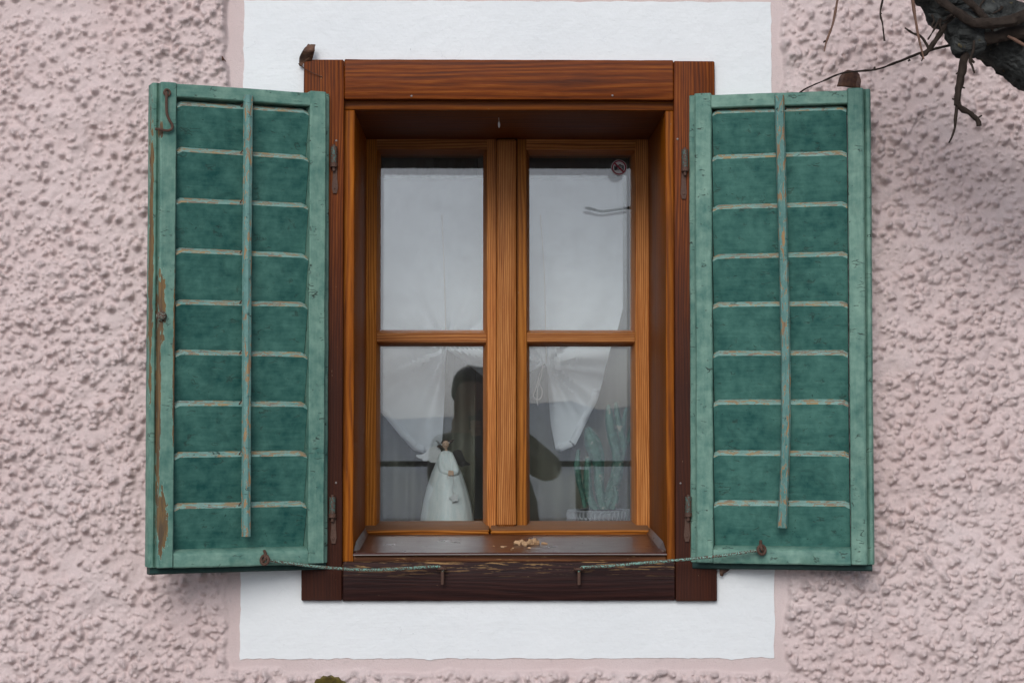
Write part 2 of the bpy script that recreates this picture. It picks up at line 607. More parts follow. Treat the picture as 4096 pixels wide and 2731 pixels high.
M = {}
M['render'] = m_render()
M['white'] = m_white()
M['glass'] = m_glass()
RED_D, RED_M, RED_L = (0.030, 0.0065, 0.0020), (0.150, 0.037, 0.0095), (0.33, 0.108, 0.030)
DK_D, DK_M, DK_L = (0.012, 0.0045, 0.004), (0.030, 0.0105, 0.0085), (0.060, 0.022, 0.016)
M['head_board'] = wood('stained_head_board', 'x', RED_D, RED_M, RED_L, ring=0.0085, contrast=0.4, blot=0.35)
M['side_board'] = wood('stained_side_board', 'z', RED_D, RED_M, RED_L, ring=0.006, contrast=0.45, grad=(2, 0.84, 0.42, (0.030, 0.0085, 0.0048)), blot=0.45)
M['foot_board'] = wood('stained_foot_board', 'x', DK_D, DK_M, DK_L, ring=0.008, contrast=0.5, wear=(2, 0.045, 0.082, 0.56), blot=0.3, bumpk=0.5)
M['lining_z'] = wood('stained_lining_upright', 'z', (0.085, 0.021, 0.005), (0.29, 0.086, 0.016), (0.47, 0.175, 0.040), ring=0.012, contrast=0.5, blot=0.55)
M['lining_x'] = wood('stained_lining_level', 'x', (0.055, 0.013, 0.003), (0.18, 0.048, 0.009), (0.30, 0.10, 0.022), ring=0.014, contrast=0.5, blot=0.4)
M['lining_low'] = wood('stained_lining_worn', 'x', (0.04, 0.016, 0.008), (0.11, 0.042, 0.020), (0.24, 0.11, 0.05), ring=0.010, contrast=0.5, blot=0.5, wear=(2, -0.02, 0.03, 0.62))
PN_D, PN_M, PN_L = (0.18, 0.055, 0.016), (0.42, 0.160, 0.052), (0.70, 0.35, 0.140)
M['pine_z'] = wood('clear_pine_upright', 'z', PN_D, PN_M, PN_L, ring=0.0043, contrast=0.62, rough=0.42, blot=0.22)
M['pine_x'] = wood('clear_pine_level', 'x', PN_D, PN_M, PN_L, ring=0.0050, contrast=0.65, rough=0.42, blot=0.22)
M['pine_soft'] = wood('clear_pine_stile', 'z', (0.17, 0.052, 0.010), (0.40, 0.145, 0.032), (0.58, 0.25, 0.068), ring=0.007, contrast=0.6, rough=0.45, blot=0.3)
M['pine_drip'] = wood('dusty_pine_rail', 'x', (0.14, 0.045, 0.012), (0.36, 0.13, 0.035), (0.56, 0.24, 0.07), ring=0.0052, contrast=1.1, rough=0.5, blot=0.2, dust=0.60)
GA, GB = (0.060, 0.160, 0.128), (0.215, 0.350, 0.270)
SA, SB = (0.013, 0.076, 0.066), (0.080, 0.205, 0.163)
M['stile_worn'] = paint('green_paint_worn', GA, GB, 'z', peel=0.80, cracks=0.7, bare=((0.21, 0.13, 0.055), (0.105, 0.075, 0.05)), zones=(((-0.340, -0.006, 0.50), (0.015, 0.05, 0.12)), ((-0.337, -0.006, 0.095), (0.021, 0.05, 0.13)), ((-0.315, -0.006, 0.40), (0.006, 0.05, 0.30)), ((-0.343, -0.006, 0.835), (0.006, 0.05, 0.03)), ((-0.344, 0.0, 0.33), (0.006, 0.05, 0.5)), ((-0.357, 0.015, 0.6), (0.006, 0.03, 0.5))))
M['stile'] = paint('green_paint_stile', GA, GB, 'z', peel=0.83, cracks=0.9)
M['rail'] = paint('green_paint_rail', GA, GB, 'x', peel=0.76, cracks=0.7)
M['lip'] = paint('shade_green_lip', (0.012, 0.034, 0.030), (0.026, 0.065, 0.056), 'x', peel=0.84, cracks=0.4)  # darkened green, puts the shade under the rail into the lip's colour
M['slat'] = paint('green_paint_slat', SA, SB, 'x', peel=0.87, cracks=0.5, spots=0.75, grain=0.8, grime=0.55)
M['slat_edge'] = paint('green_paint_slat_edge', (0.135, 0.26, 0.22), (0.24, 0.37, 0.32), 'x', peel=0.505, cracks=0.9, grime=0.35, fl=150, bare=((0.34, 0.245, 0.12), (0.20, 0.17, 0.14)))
M['tilt_rod'] = paint('green_paint_rod', (0.080, 0.19, 0.165), (0.165, 0.30, 0.265), 'z', peel=0.55, cracks=0.9, grime=0.4, fl=130, bare=((0.37, 0.23, 0.11), (0.24, 0.17, 0.11)))
M['iron'] = rusty('rusty_iron', (0.10, 0.05, 0.04), 0.9)
M['iron_green'] = rusty('green_painted_iron', (0.16, 0.34, 0.27), 0.42)
M['iron_barrel'] = rusty('hinge_paint', (0.045, 0.13, 0.11), 0.5)
t = NT('brown_sheet_metal')
c = t.coords(False)
dn = t.noise(c, 16, 5, 0.65)
sp = t.step(t.noise(c, 230, 2), 0.745, 0.765)
cc = t.mix(t.m('MULTIPLY', t.step(dn, 0.3, 0.75), 0.35), (0.060, 0.018, 0.013), (0.13, 0.075, 0.055))
cc = t.mix(t.m('MULTIPLY', sp, 0.7), cc, (0.45, 0.40, 0.36))
M['sill'] = t.done(t.bsdf(cc, t.m('ADD', 0.20, t.m('MULTIPLY', dn, 0.22)), t.bump(t.noise(c, 8, 2), 0.08, 0.004), spec=0.42))
M['trim'] = simple('bare_metal_edge', (0.24, 0.20, 0.18), 0.5, 0.2)
M['curtain'] = m_cloth('white_voile', (0.78, 0.81, 0.85), 0.2, 0.0)
M['cord'] = simple('cord', (0.62, 0.56, 0.52), 0.8)
M['room'] = simple('room_plaster', (0.52, 0.50, 0.44), 0.9, scale=6)
M['floor'] = simple('room_floor', (0.16, 0.10, 0.06), 0.6, scale=6)
M['bark'] = m_bark()
M['twig'] = simple('twig_bark', (0.036, 0.026, 0.020), 0.85, vary=0.75, scale=90, bump=0.9, spec=0.15)
M['twig_red'] = simple('young_twig_bark', (0.16, 0.085, 0.055), 0.7, vary=0.45, scale=60, bump=0.4)
M['leaf'] = m_leaf('dry_leaf', (0.050, 0.020, 0.013), (0.16, 0.080, 0.045))
M['leaf_dark'] = m_leaf('dry_leaf_dark', (0.035, 0.013, 0.008), (0.105, 0.045, 0.022))
M['leaf_olive'] = m_leaf('withered_leaf', (0.050, 0.032, 0.010), (0.15, 0.110, 0.020))
M['foam'] = simple('dried_foam', (0.50, 0.31, 0.165), 0.85, vary=0.25, scale=120, bump=0.6)
M['foam'].name = 'dried_foam'


# =================================================================== THE WALL
rng = np.random.default_rng(11)
BX0, BX1, BZ0, BZ1 = -0.5075, 0.5975, 1.018, 2.39      # the smooth plaster band round the window
HX0, HX1, HZ0, HZ1 = -0.34, 0.44, 1.17, 2.215          # masonry opening hidden behind the boards


def interp_matrix(xs, x0, cell, n):
    f = (xs - x0) / cell
    i = np.clip(np.floor(f).astype(int), 0, n - 2)
    u = f - i
    u = u * u * u * (u * (u * 6 - 15) + 10)
    Wm = np.zeros((len(xs), n))
    Wm[np.arange(len(xs)), i] = 1 - u
    Wm[np.arange(len(xs)), i + 1] = u
    return Wm


def vnoise(xs, zs, cell):
    nx = int((xs[-1] - xs[0]) / cell) + 3
    nz = int((zs[-1] - zs[0]) / cell) + 3
    g = rng.random((nx, nz)) * 2 - 1
    return interp_matrix(xs, xs[0], cell, nx) @ g @ interp_matrix(zs, zs[0], cell, nz).T


def graded(a, f0, f1, b, fine, coarse):
    left = np.linspace(a, f0, max(2, int((f0 - a) / coarse) + 1))[:-1]
    mid = np.linspace(f0, f1, int((f1 - f0) / fine) + 1)
    right = np.linspace(f1, b, max(2, int((b - f1) / coarse) + 1))[1:]
    return np.concatenate([left, mid, right])


def sstep(x, a, b):
    t_ = np.clip((x - a) / (b - a), 0, 1)
    return t_ * t_ * (3 - 2 * t_)


XS = graded(-3.6, -1.16, 1.30, 3.6, 0.0023, 0.04)
ZS = graded(0.0, 0.88, 2.46, 3.4, 0.0023, 0.04)
nx, nz = len(XS), len(ZS)
X, Z = np.meshgrid(XS, ZS, indexing='ij')
wob = vnoise(XS, ZS, 0.035) * 0.007 + vnoise(XS, ZS, 0.12) * 0.004
dist = np.maximum(np.maximum(BX0 - X, X - BX1), np.maximum(BZ0 - Z, Z - BZ1)) + wob
mask = sstep(dist, 0.0, 0.012)
H = vnoise(XS, ZS, 0.30) * 0.004 + vnoise(XS, ZS, 0.11) * 0.0045 + vnoise(XS, ZS, 0.045) * 0.0042 + vnoise(XS, ZS, 0.020) * 0.0024 + vnoise(XS, ZS, 0.010) * 0.0014 + vnoise(XS, ZS, 0.0055) * 0.0008 + 0.0075
dens = vnoise(XS, ZS, 0.20)
grain_h = np.zeros_like(H)
grime = np.zeros_like(H)
bg_ = np.clip(rng.normal(0.15, 0.42, 60000), 0, 1)
NB = 50000
bx = rng.uniform(-1.25, 1.4, NB)
bz = rng.uniform(0.80, 2.55, NB)
br = 0.0027 + 0.0058 * rng.random(NB) ** 2.6
bh = br * rng.uniform(0.7, 1.7, NB)
ba = rng.uniform(0, math.pi, NB)
be = rng.uniform(0.6, 1.0, NB)
for k in range(NB):
    r_ = br[k] * 1.5
    i0, i1 = np.searchsorted(XS, (bx[k] - r_, bx[k] + r_))
    j0, j1 = np.searchsorted(ZS, (bz[k] - r_, bz[k] + r_))
    if i1 - i0 < 3 or j1 - j0 < 3:
        continue
    if rng.random() > 0.90 + 0.40 * dens[(i0 + i1) // 2, (j0 + j1) // 2]:
        continue
    dx = XS[i0:i1, None] - bx[k]
    dz = ZS[None, j0:j1] - bz[k]
    ca, sa = math.cos(ba[k]), math.sin(ba[k])
    u = (dx * ca + dz * sa) / br[k]
    v = (-dx * sa + dz * ca) / (br[k] * be[k])
    q = np.clip(1 - (u * u + v * v) / 2.25, 0, 1)
    hh = bh[k] * (0.75 * q ** 1.3 + 0.55 * q ** 4)
    gk = bg_[k] * (0.55 + 0.6 * dens[(i0 + i1) // 2, (j0 + j1) // 2])
    if gk > 0.05:
        grime[i0:i1, j0:j1] = np.maximum(grime[i0:i1, j0:j1], np.clip(gk * np.clip(q * 1.6 - 0.15, 0, 1), 0, 1))
    grain_h[i0:i1, j0:j1] = np.sqrt(grain_h[i0:i1, j0:j1] ** 2 + hh ** 2)
H = H + grain_h
H = np.maximum(H, 0.0008)
Y = -(H * mask) + vnoise(XS, ZS, 0.05) * 0.0003
vid = np.arange(nx * nz).reshape(nx, nz)
fx = 0.5 * (XS[1:] + XS[:-1])[:, None]
fz = 0.5 * (ZS[1:] + ZS[:-1])[None, :]
keep = ~((fx > HX0) & (fx < HX1) & (fz > HZ0) & (fz < HZ1))
quads = np.stack([vid[:-1, :-1], vid[1:, :-1], vid[1:, 1:], vid[:-1, 1:]], axis=-1)[keep]
used = np.zeros(nx * nz, bool)
used[quads.ravel()] = True
remap = np.cumsum(used) - 1
quads = remap[quads]
VV = np.stack([X.ravel(), Y.ravel(), Z.ravel()], axis=1)[used]


def np_mesh(name, V, Q):
    me = bpy.data.meshes.new(name)
    me.vertices.add(len(V))
    me.vertices.foreach_set('co', V.astype(np.float32).ravel())
    me.loops.add(Q.size)
    me.loops.foreach_set('vertex_index', Q.astype(np.int32).ravel())
    me.polygons.add(len(Q))
    me.polygons.foreach_set('loop_start', np.arange(0, Q.size, Q.shape[1], dtype=np.int32))
    me.polygons.foreach_set('use_smooth', np.ones(len(Q), bool))
    me.update(calc_edges=True)
    return me


wall = thing('house_wall', 'pink roughcast house wall with a white painted window surround', 'wall')
me = np_mesh('roughcast', VV, quads)
ga = me.attributes.new('grime', 'FLOAT', 'POINT')
ga.data.foreach_set('value', (grime * mask).ravel()[used].astype(np.float32))
me.materials.append(M['render'])
rc = bpy.data.objects.new('roughcast', me)
COL.objects.link(rc)
rc.parent = wall

# masonry behind: thickness of the wall round the opening
bm = bmesh.new()
for b in ((-3.6, HX0, 0.02, 0.53, 0, 3.4), (HX1, 3.6, 0.02, 0.53, 0, 3.4), (HX0, HX1, 0.02, 0.53, 0, HZ0), (HX0, HX1, 0.02, 0.53, HZ1, 3.4)):
    board(*b, 'x', bev=0.003, seg=1, jit=0, bm=bm)
part('masonry', bm, M['room'], wall, smooth=False)

# white painted surround, brushed by hand: uneven outer edge, 2 mm thick coat
WX0, WX1, WZ0, WZ1 = -0.482, 0.5805, 1.0375, 2.3535
IX0, IX1, IZ0, IZ1 = -0.345, 0.448, 1.165, 2.22


def edge_pts(p0, p1, n, amp, axis):
    out = []
    for i in range(n):
        q = Vector(p0).lerp(Vector(p1), i / n)
        w = noise.noise(q * 23) * amp + noise.noise(q * 80) * amp * 0.55
        q[axis] += w
        out.append(q)
    return out


oe = edge_pts((WX0, 0, WZ0), (WX1, 0, WZ0), 160, 0.0036, 2) + edge_pts((WX1, 0, WZ0), (WX1, 0, WZ1), 160, 0.0024, 0) + \
    edge_pts((WX1, 0, WZ1), (WX0, 0, WZ1), 160, 0.0018, 2) + edge_pts((WX0, 0, WZ1), (WX0, 0, WZ0), 160, 0.0032, 0)
ie = [Vector((min(max(p.x, IX0), IX1), 0, min(max(p.z, IZ0), IZ1))) for p in oe]
bm = bmesh.new()
rows = []
for yy, rr in ((-0.0004, oe), (-0.0021, oe)):
    rows.append([bm.verts.new((p.x, yy, p.z)) for p in rr])
for k in range(1, 9):
    rows.append([bm.verts.new((a.x * (1 - k / 8) + b.x * k / 8, -0.0021, a.z * (1 - k / 8) + b.z * k / 8)) for a, b in zip(oe, ie)])
nn = len(oe)
for r0, r1 in zip(rows, rows[1:]):
    for i in range(nn):
        bm.faces.new((r0[i], r0[(i + 1) % nn], r1[(i + 1) % nn], r1[i]))
part('painted_surround', bm, M['white'], wall, label='smooth white painted plaster surround')

# =================================================================== THE WINDOW
FX0, FX1, FZ0, FZ1 = -0.3602, 0.4648, 1.1525, 2.2325
win = thing('window', 'brown stained wooden window with four panes in a deep lining', 'window', (0.052, 0, FZ0))
YB = -0.016                                             # face of the outer boards
SBL, SBR = ax(1371, YB), ax(2700, YB)                   # inner edges of the side boards
HBZ, FBZ = az(398, YB), az(2246, YB)
part('side_board', board(FX0, SBL, YB, 0.012, FZ0 + 0.001, FZ1 - 0.001, 'z', 0.0022, 60, 0.0005, 1), M['side_board'], win)
part('side_board', board(SBR, FX1, YB, 0.012, FZ0 - 0.001, FZ1 - 0.002, 'z', 0.0022, 60, 0.0005, 2), M['side_board'], win)
part('head_board', board(SBL + .0006, SBR - .0006, YB + 0.001, 0.012, HBZ, FZ1, 'x', 0.0025, 60, 0.0005, 3), M['head_board'], win)
part('foot_board', board(SBL + .0006, SBR - .0006, YB + 0.001, 0.012, FZ0, FBZ, 'x', 0.003, 60, 0.0006, 4), M['foot_board'], win, label='almost black weathered board under the sill')
# lining boards: the deep box; their front edges show as a narrow strip
LY0, LY1 = 0.004, 0.425
LL0, LL1 = ax(1373, LY0), ax(1415, LY0)
LR1, LR0 = ax(2664, LY0), ax(2700, LY0)
LT0, LT1 = az(441, LY0), az(396, LY0)
LB1, LB0 = az(2216, LY0), az(2250, LY0)
part('lining_board', board(LL0 - .004, LL1, LY0, LY1, LB0 + .001, LT0 - 0.0006, 'z', 0.002, 50, 0.0004, 5), M['lining_z'], win)
part('lining_board', board(LR1, LR0 + .004, LY0, LY1, LB0 + .001, LT0 - 0.0006, 'z', 0.002, 50, 0.0004, 6), M['lining_z'], win)
part('lining_board', board(LL0 - .004, LR0 + .004, LY0 + 0.001, LY1, LT0, LT1 + .004, 'x', 0.002, 50, 0.0004, 7), M['lining_x'], win)
part('lining_board', board(LL1 + .0006, LR1 - .0006, LY0 + 0.002, LY1, LB0 - .004, LB1, 'x', 0.002, 50, 0.0004, 8), M['lining_low'], win)

# sheet-metal sill
sz0, sz1 = az(2209, -0.004), az(2134, 0.372)
sxa, sxb = ax(1406, -0.004, 2210), ax(2671, -0.004, 2210)
bm = bmesh.new()
ts = 0.0012
n_x = 30
prof = [(-0.005, sz0 - 0.0045), (-0.0056, sz0 - 0.002), (-0.004, sz0), (0.372, sz1), (0.372, sz1 - ts), (-0.003, sz0 - ts), (-0.0035, sz0 - 0.0045)]
prism(prof, 'x', LL1 + 0.0015, LR1 - 0.0015, seg=n_x, jit=0.00035, bm=bm)
for xx, sg in ((LL1 + 0.0012, 1), (LR1 - 0.0012, -1)):  # upturned ends
    up_ = 0.014
    fl = bmesh.new()
    ro = [fl.verts.new((xx + sg * .0005, y_, z_)) for y_, z_ in ((-.004, sz0 + .0025), (.06, sz0 + .004 + up_), (.372, sz1 + up_))]
    ri = [fl.verts.new((xx + sg * .009, y_, z_)) for y_, z_ in ((-.004, sz0 + .0008), (.06, sz0 + (sz1 - sz0) * .17 + .0008), (.372, sz1 + .0008))]
    for i_ in range(2):
        fl.faces.new((ro[i_], ri[i_], ri[i_ + 1], ro[i_ + 1]))
    part('sill_upstand', fl, M['sill'], win, smooth=False)
part('sill', bm, M['sill'], win, label='brown sheet metal sill, dusty and glossy')
bm = tube([(LL1 + 0.0005, -0.0062, sz0 - 0.0045), (0.0, -0.0062, sz0 - 0.0035), (LR1 - 0.0005, -0.0062, sz0 - 0.0040)], 0.0011, 8, 8)
part('sill_edge', bm, M['trim'], win)

# casements
YC = 0.400
YG = 0.448


def casement(xl, xl1, xg0, xg1, xr1, xr, matl, matr, drip0, drip1, seed):
    """xl..xl1 left stile face, xg0..xg1 glass, xr1..xr right stile face (photo px)"""
    cs = holder('casement', win)
    X_ = lambda p, y=YC: ax(p, y)
    ztop, ztr, zg1 = az(556, YC), az(598, YC), az(621, YG - 0.006)
    zbot = az(2112, YC)
    zg0 = az(2083, YG - 0.004)
    # stiles with a sloping bead towards the glass
    a, b, g = X_(xl), X_(xl1), X_(xg0, YG - 0.006)
    part('stile', prism([(a, YC), (b, YC), (b + 0.0015, YC + 0.003), (g - 0.001, YG - 0.012), (g, YG - 0.006), (g, YG + 0.008), (a, YG + 0.008)], 'z', zbot, ztop, 30, 0.0003, seed=seed), matl, cs)
    a, b, g = X_(xr), X_(xr1), X_(xg1, YG - 0.006)
    part('stile', prism([(a, YC + .0004), (b, YC + .0004), (b - 0.0015, YC + 0.003), (g + 0.001, YG - 0.012), (g, YG - 0.006), (g, YG + 0.008), (a, YG + 0.008)], 'z', zbot, ztop, 30, 0.0003, seed=seed + 1), matr, cs)
    x0, x1 = X_(xl1) - 0.001, X_(xr1) + 0.001
    part('top_rail', prism([(YC + .001, ztop), (YC + .001, ztr), (YG - 0.012, zg1 + 0.001), (YG - 0.006, zg1), (YG + 0.008, zg1), (YG + 0.008, ztop)], 'x', x0, x1, 20, 0.0003, seed=seed + 2), M['pine_x'], cs)
    # glazing bar
    b1, b0, g1, g0 = az(1333, YC + .004), az(1367, YC + .004), az(1320, YG - .006), az(1385, YG - .006)
    part('glazing_bar', prism([(YC + .004, b0), (YC + .004, b1), (YC + .008, b1 + .002), (YG - .012, g1 - .001), (YG - .006, g1), (YG + .008, g1), (YG + .008, g0), (YG - .006, g0), (YG - .012, g0 + .001), (YC + .008, b0 - .003)], 'x', X_(xg0 - 14), X_(xg1 + 14), 24, 0.0003, seed=seed + 3), M['pine_x'], cs)
    # drip rail: sloping dusty top, rounded nose
    yn = 0.356
    n1, n0 = az(2114, yn), az(2138, yn)
    part('drip_rail', prism([(yn + .002, n0), (yn, n0 + .003), (yn, n1 - .003), (yn + .003, n1), (YG - .010, zg0 - .002), (YG - .005, zg0), (YG + .008, zg0), (YG + .008, n0 + .004), (yn + .006, n0)], 'x', ax(drip0, yn), ax(drip1, yn), 30, 0.0004, endbev=0.003, seed=seed + 4), M['pine_drip'], cs)
    # two panes of glass, one above the other, in the outer leaf; the same again in the inner leaf
    gx0, gx1 = X_(xg0, YG - .006) - 0.004, X_(xg1, YG - .006) + 0.004
    for (za, zb) in ((g1 - 0.004, zg1 + 0.004), (zg0 - 0.004, g0 + 0.004)):
        part('pane', prism(rrect(gx0, gx1, YG - 0.002, YG + 0.002, 0.0003, 2), 'z', za, zb), M['glass'], cs, smooth=False)
    # inner leaf (coupled casement), its bars line up with the outer ones
    Y2 = 0.492
    sxl, sxr = X_(xg0, YG) - 0.002, X_(xg1, YG) + 0.002
    fr = bmesh.new()
    board(X_(xl) + .002, sxl, Y2, Y2 + .036, zbot + .004, ztop - .002, 'z', .002, 4, 0, bm=fr)
    board(sxr, X_(xr) - .002, Y2, Y2 + .036, zbot + .004, ztop - .002, 'z', .002, 4, 0, bm=fr)
    board(sxl + .0005, sxr - .0005, Y2 + .001, Y2 + .036, zg1 + .005, ztop - .003, 'x', .002, 4, 0, bm=fr)
    board(sxl + .0005, sxr - .0005, Y2 + .001, Y2 + .036, zbot + .005, zg0 - .008, 'x', .002, 4, 0, bm=fr)
    board(sxl + .0005, sxr - .0005, Y2 + .001, Y2 + .036, g0 + .009, g1 - .009, 'x', .002, 4, 0, bm=fr)
    part('inner_frame', fr, M['pine_soft'], cs)
    part('pane', prism(rrect(sxl - .003, sxr + .003, Y2 + 0.016, Y2 + 0.020, 0.0003, 2), 'z', zg0 - .012, zg1 + .010), M['glass'], cs, smooth=False)
    return cs


casement(1455, 1503, 1520, 1932, 1949, 1984, M['pine_soft'], M['pine_z'], 1453, 1957, 20)
casement(2069, 2105, 2118, 2526, 2545, 2604, M['pine_soft'], M['pine_z'], 1963, 2598, 30)
part('mullion', board(ax(1985, .384), ax(2066, .384), .384, .399, az(2104, .384), az(556, .384), 'z', 0.005, 40, 0.0004, 41), M['pine_z'], win, label='striped pine cover strip between the casements')
# fixed frame behind the lining, closes the gaps round the casements
bm = bmesh.new()
board(LL1 - .01, ax(1500, .46), .462, .489, az(2140, .46), LT0 + .01, 'z', .001, 2, 0, bm=bm)
board(ax(2550, .46), LR1 + .01, .462, .489, az(2140, .46), LT0 + .01, 'z', .001, 2, 0, bm=bm)
board(LL1 - .01, LR1 + .01, .463, .488, az(600, .46), LT0 + .012, 'x', .001, 2, 0, bm=bm)
board(LL1 - .01, LR1 + .01, .463, .488, LB0 - .02, az(2100, .46), 'x', .001, 2, 0, bm=bm)
board(ax(1950, .46), ax(2100, .46), .4635, .4875, az(2105, .46), az(595, .46), 'z', .001, 2, 0, bm=bm)
part('fixed_frame', bm, M['pine_soft'], win)

# hinge straps and pins on the frame
for (hx_, hy0, hy1, sg) in ((1337, 590, 775, -1), (1337, 1985, 2172, -1), (2737, 600, 795, 1), (2745, 1985, 2165, 1)):
    hin = holder('hinge', win)
    yf = YB - 0.001
    x = ax(hx_, yf)
    z1, z0 = az(hy0, yf), az(hy1, yf)
    zm = z1 - (z1 - z0) * 0.40
    w = 0.0062
    outl = [(x - w * .6, zm), (x + w * .6, zm), (x + w * .75, z0 + .03), (x + w, z0 + .012), (x + w * .6, z0), (x - w * .6, z0), (x - w, z0 + .012), (x - w * .75, z0 + .03)]
    part('strap', extrude_poly([(p, yf - 0.0005, q) for p, q in outl], (0, -0.003, 0)), M['iron'], hin)
    bm = tube([(x + sg * .002, yf - .009, zm - .004), (x + sg * .002, yf - .009, zm + .004)], [0.0075, 0.0075], 14, 1)
    tube([(x + sg * .002, yf - .009, zm - .012), (x + sg * .002, yf - .009, z1 + .004)], [0.0032, 0.0030], 10, 1, bm=bm)
    part('pin', bm, M['iron'], hin)
    part('barrel', tube([(x + sg * .002, yf - .009, zm + .0045), (x + sg * .002, yf - .009, z1)], [0.0066, 0.0066], 14, 1), M['iron_barrel'], hin)
    bm = ball((x, yf - .0036, z0 + .010), .0028, .0012, .0028, 10)
    part('screw', bm, M['iron'], hin)
# small nails in the boards
for (px, py) in ((1646, 385), (2450, 383), (1345, 563), (2710, 557), (1344, 1930), (2722, 1932)):
    p = at(px, py, YB)
    part('nail', ball((p.x, YB - .0004, p.z), .0022, .0010, .0022, 8), M['trim'], win)

# =================================================================== SHUTTERS
SH0 = 1.2285                                            # bottom of the shutter's face


def shutter(label, hx, hy, rz, s, tops, rod, stm, stm2):
    """s = -1: leaf runs to the left of its hinge; +1 to the right. local x = s*u, local -y faces the viewer"""
    t_ = thing('shutter', label, 'shutter', (hx, hy, SH0), rz, 'green louvred shutters either side of the window')
    W_ = 0.3580
    Hh = 0.932
    zt = Hh
    yf, ys, yb = -0.006, 0.016, 0.042                   # face, rebate step, back

    def xs(u):
        return s * u

    lip = 0.013
    def stile(u0, u1, lipside, mat, ztop, zbot, seed):
        zbot = 0.001
        if lipside < 0:     # lip towards the hinge (u0 side)
            prof = [(u1 - .002, yf), (u1, yf + .002), (u1, yb), (u0, yb), (u0, ys + .002), (u0 + .002, ys), (u0 + lip, ys - .001), (u0 + lip, yf + .003), (u0 + lip + .003, yf)]
        else:
            prof = [(u0 + .002, yf), (u0, yf + .002), (u0, yb), (u1, yb), (u1, ys - .002), (u1 - .003, ys - .006), (u1 - .008, ys - .006), (u1 - lip, ys - .001), (u1 - lip, yf + .003), (u1 - lip - .003, yf)]
        return part('stile', prism([(xs(a), b) for a, b in prof], 'z', zbot, ztop, 46, 0.0007, endbev=0.0015, seed=seed), mat, t_, world=False)

    stile(0.0, 0.0465, -1, stm2, zt, -0.006, 1 + s)
    stile(0.3140, W_, 1, stm, zt - (0.003 if s < 0 else 0.0), -0.006, 4 + s)
    u0, u1 = 0.047, 0.3135
    xa, xb = sorted((xs(u0), xs(u1)))
    part('rail', prism([(yf + .0035, zt - .030), (yf + .0015, zt - .028), (yf + .0015, zt - .006), (yf + .004, zt - .004), (yb - .001, zt - .004), (yb - .001, zt - .046), (yb - .007, zt - .046), (yb - .007, zt - .030)], 'x', xa, xb, 40, 0.0006, seed=7 + s), M['rail'], t_, world=False)
    zr = 0.034                                          # bottom rail, splayed top edge, lip hangs below
    part('rail', prism([(yf + .001, 0.0025), (yf + .003, 0.0), (ys, 0.001), (yb, 0.001), (yb, zr), (ys, zr), (yf + .004, zr - .006), (yf + .001, zr - .010)], 'x', xa, xb, 40, 0.0008, seed=9 + s), M['rail'], t_, world=False)
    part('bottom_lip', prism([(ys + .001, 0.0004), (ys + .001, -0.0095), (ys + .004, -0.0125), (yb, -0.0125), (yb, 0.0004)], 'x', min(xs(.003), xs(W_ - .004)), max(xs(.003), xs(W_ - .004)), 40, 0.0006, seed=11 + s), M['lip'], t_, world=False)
    # louvre slats: leaning out at the top, chamfered upper edge, rounded shoulders
    rnd = random.Random(5 + s)
    for i, zz in enumerate(tops):
        zb = (tops[i + 1] - 0.008) if i + 1 < len(tops) else zr - 0.006
        dy = rnd.uniform(-.001, .001)
        ch = 0.0105
        bm = bmesh.new()
        nst = 26
        g0, g1 = 0.0472 + rnd.uniform(.0001, .0008), 0.3130 - rnd.uniform(.0005, .0024)
        rings = []
        tilt = rnd.uniform(-.0012, .0012)
        for q in range(nst + 1):
            u = g0 + (g1 - g0) * q / nst
            e = min(u - g0, g1 - u)
            drop = 0.0050 * max(0.0, 1 - e / 0.0075) ** 2.5
            t2 = zz - drop + tilt * (q / nst - .5) * 2
            pr = [(0.001 + dy, t2 - ch), (0.0024 + dy, t2 - ch * .75), (0.0125 + dy, t2 - .001), (0.0145 + dy, t2), (0.0175 + dy, t2 - .001), (0.036 + dy, zb + .006), (0.0355 + dy, zb), (0.025 + dy, zb)]
            ring = []
            for a, b in pr:
                pt = Vector((xs(u), a, b))
                nv = noise.noise_vector(Vector((u * 18 + i * 3.1, b * 18, s * 3.0))) * .0007 + noise.noise_vector(Vector((u * 90 + i, b * 90, s * 5.0))) * .00035
                ring.append(bm.verts.new(pt + Vector((0, nv.x, nv.y))))
            rings.append(ring)
        nf = len(rings[0])
        for r0, r1 in zip(rings, rings[1:]):
            for k in range(nf):
                f = bm.faces.new((r0[k], r0[(k + 1) % nf], r1[(k + 1) % nf], r1[k]))
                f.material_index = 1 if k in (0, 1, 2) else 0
        bm.faces.new(rings[0][::-1])
        bm.faces.new(rings[-1])
        part('slat', bm, [M['slat'], M['slat_edge']], t_, world=False)
    # tilt rod, stapled to every slat
    pts = [(xs(u), yf - .002, z) for u, z in rod]
    bm = tube(pts, [0.0094] * len(pts), 8, 8, jit=0.0009, jfreq=30)
    part('tilt_rod', bm, M['tilt_rod'], t_, world=False)
    for zz in tops:
        u = rod[0][0] + (rod[-1][0] - rod[0][0]) * (rod[0][1] - zz) / (rod[0][1] - rod[-1][1])
        part('staple', tube([(xs(u + .012), .007, zz - .010), (xs(u + .0105), .001, zz - .003), (xs(u + .004), -.001, zz + .002), (xs(u - .002), .004, zz + .001)], 0.0011, 6, 3), M['iron'], t_, world=False)
    return t_


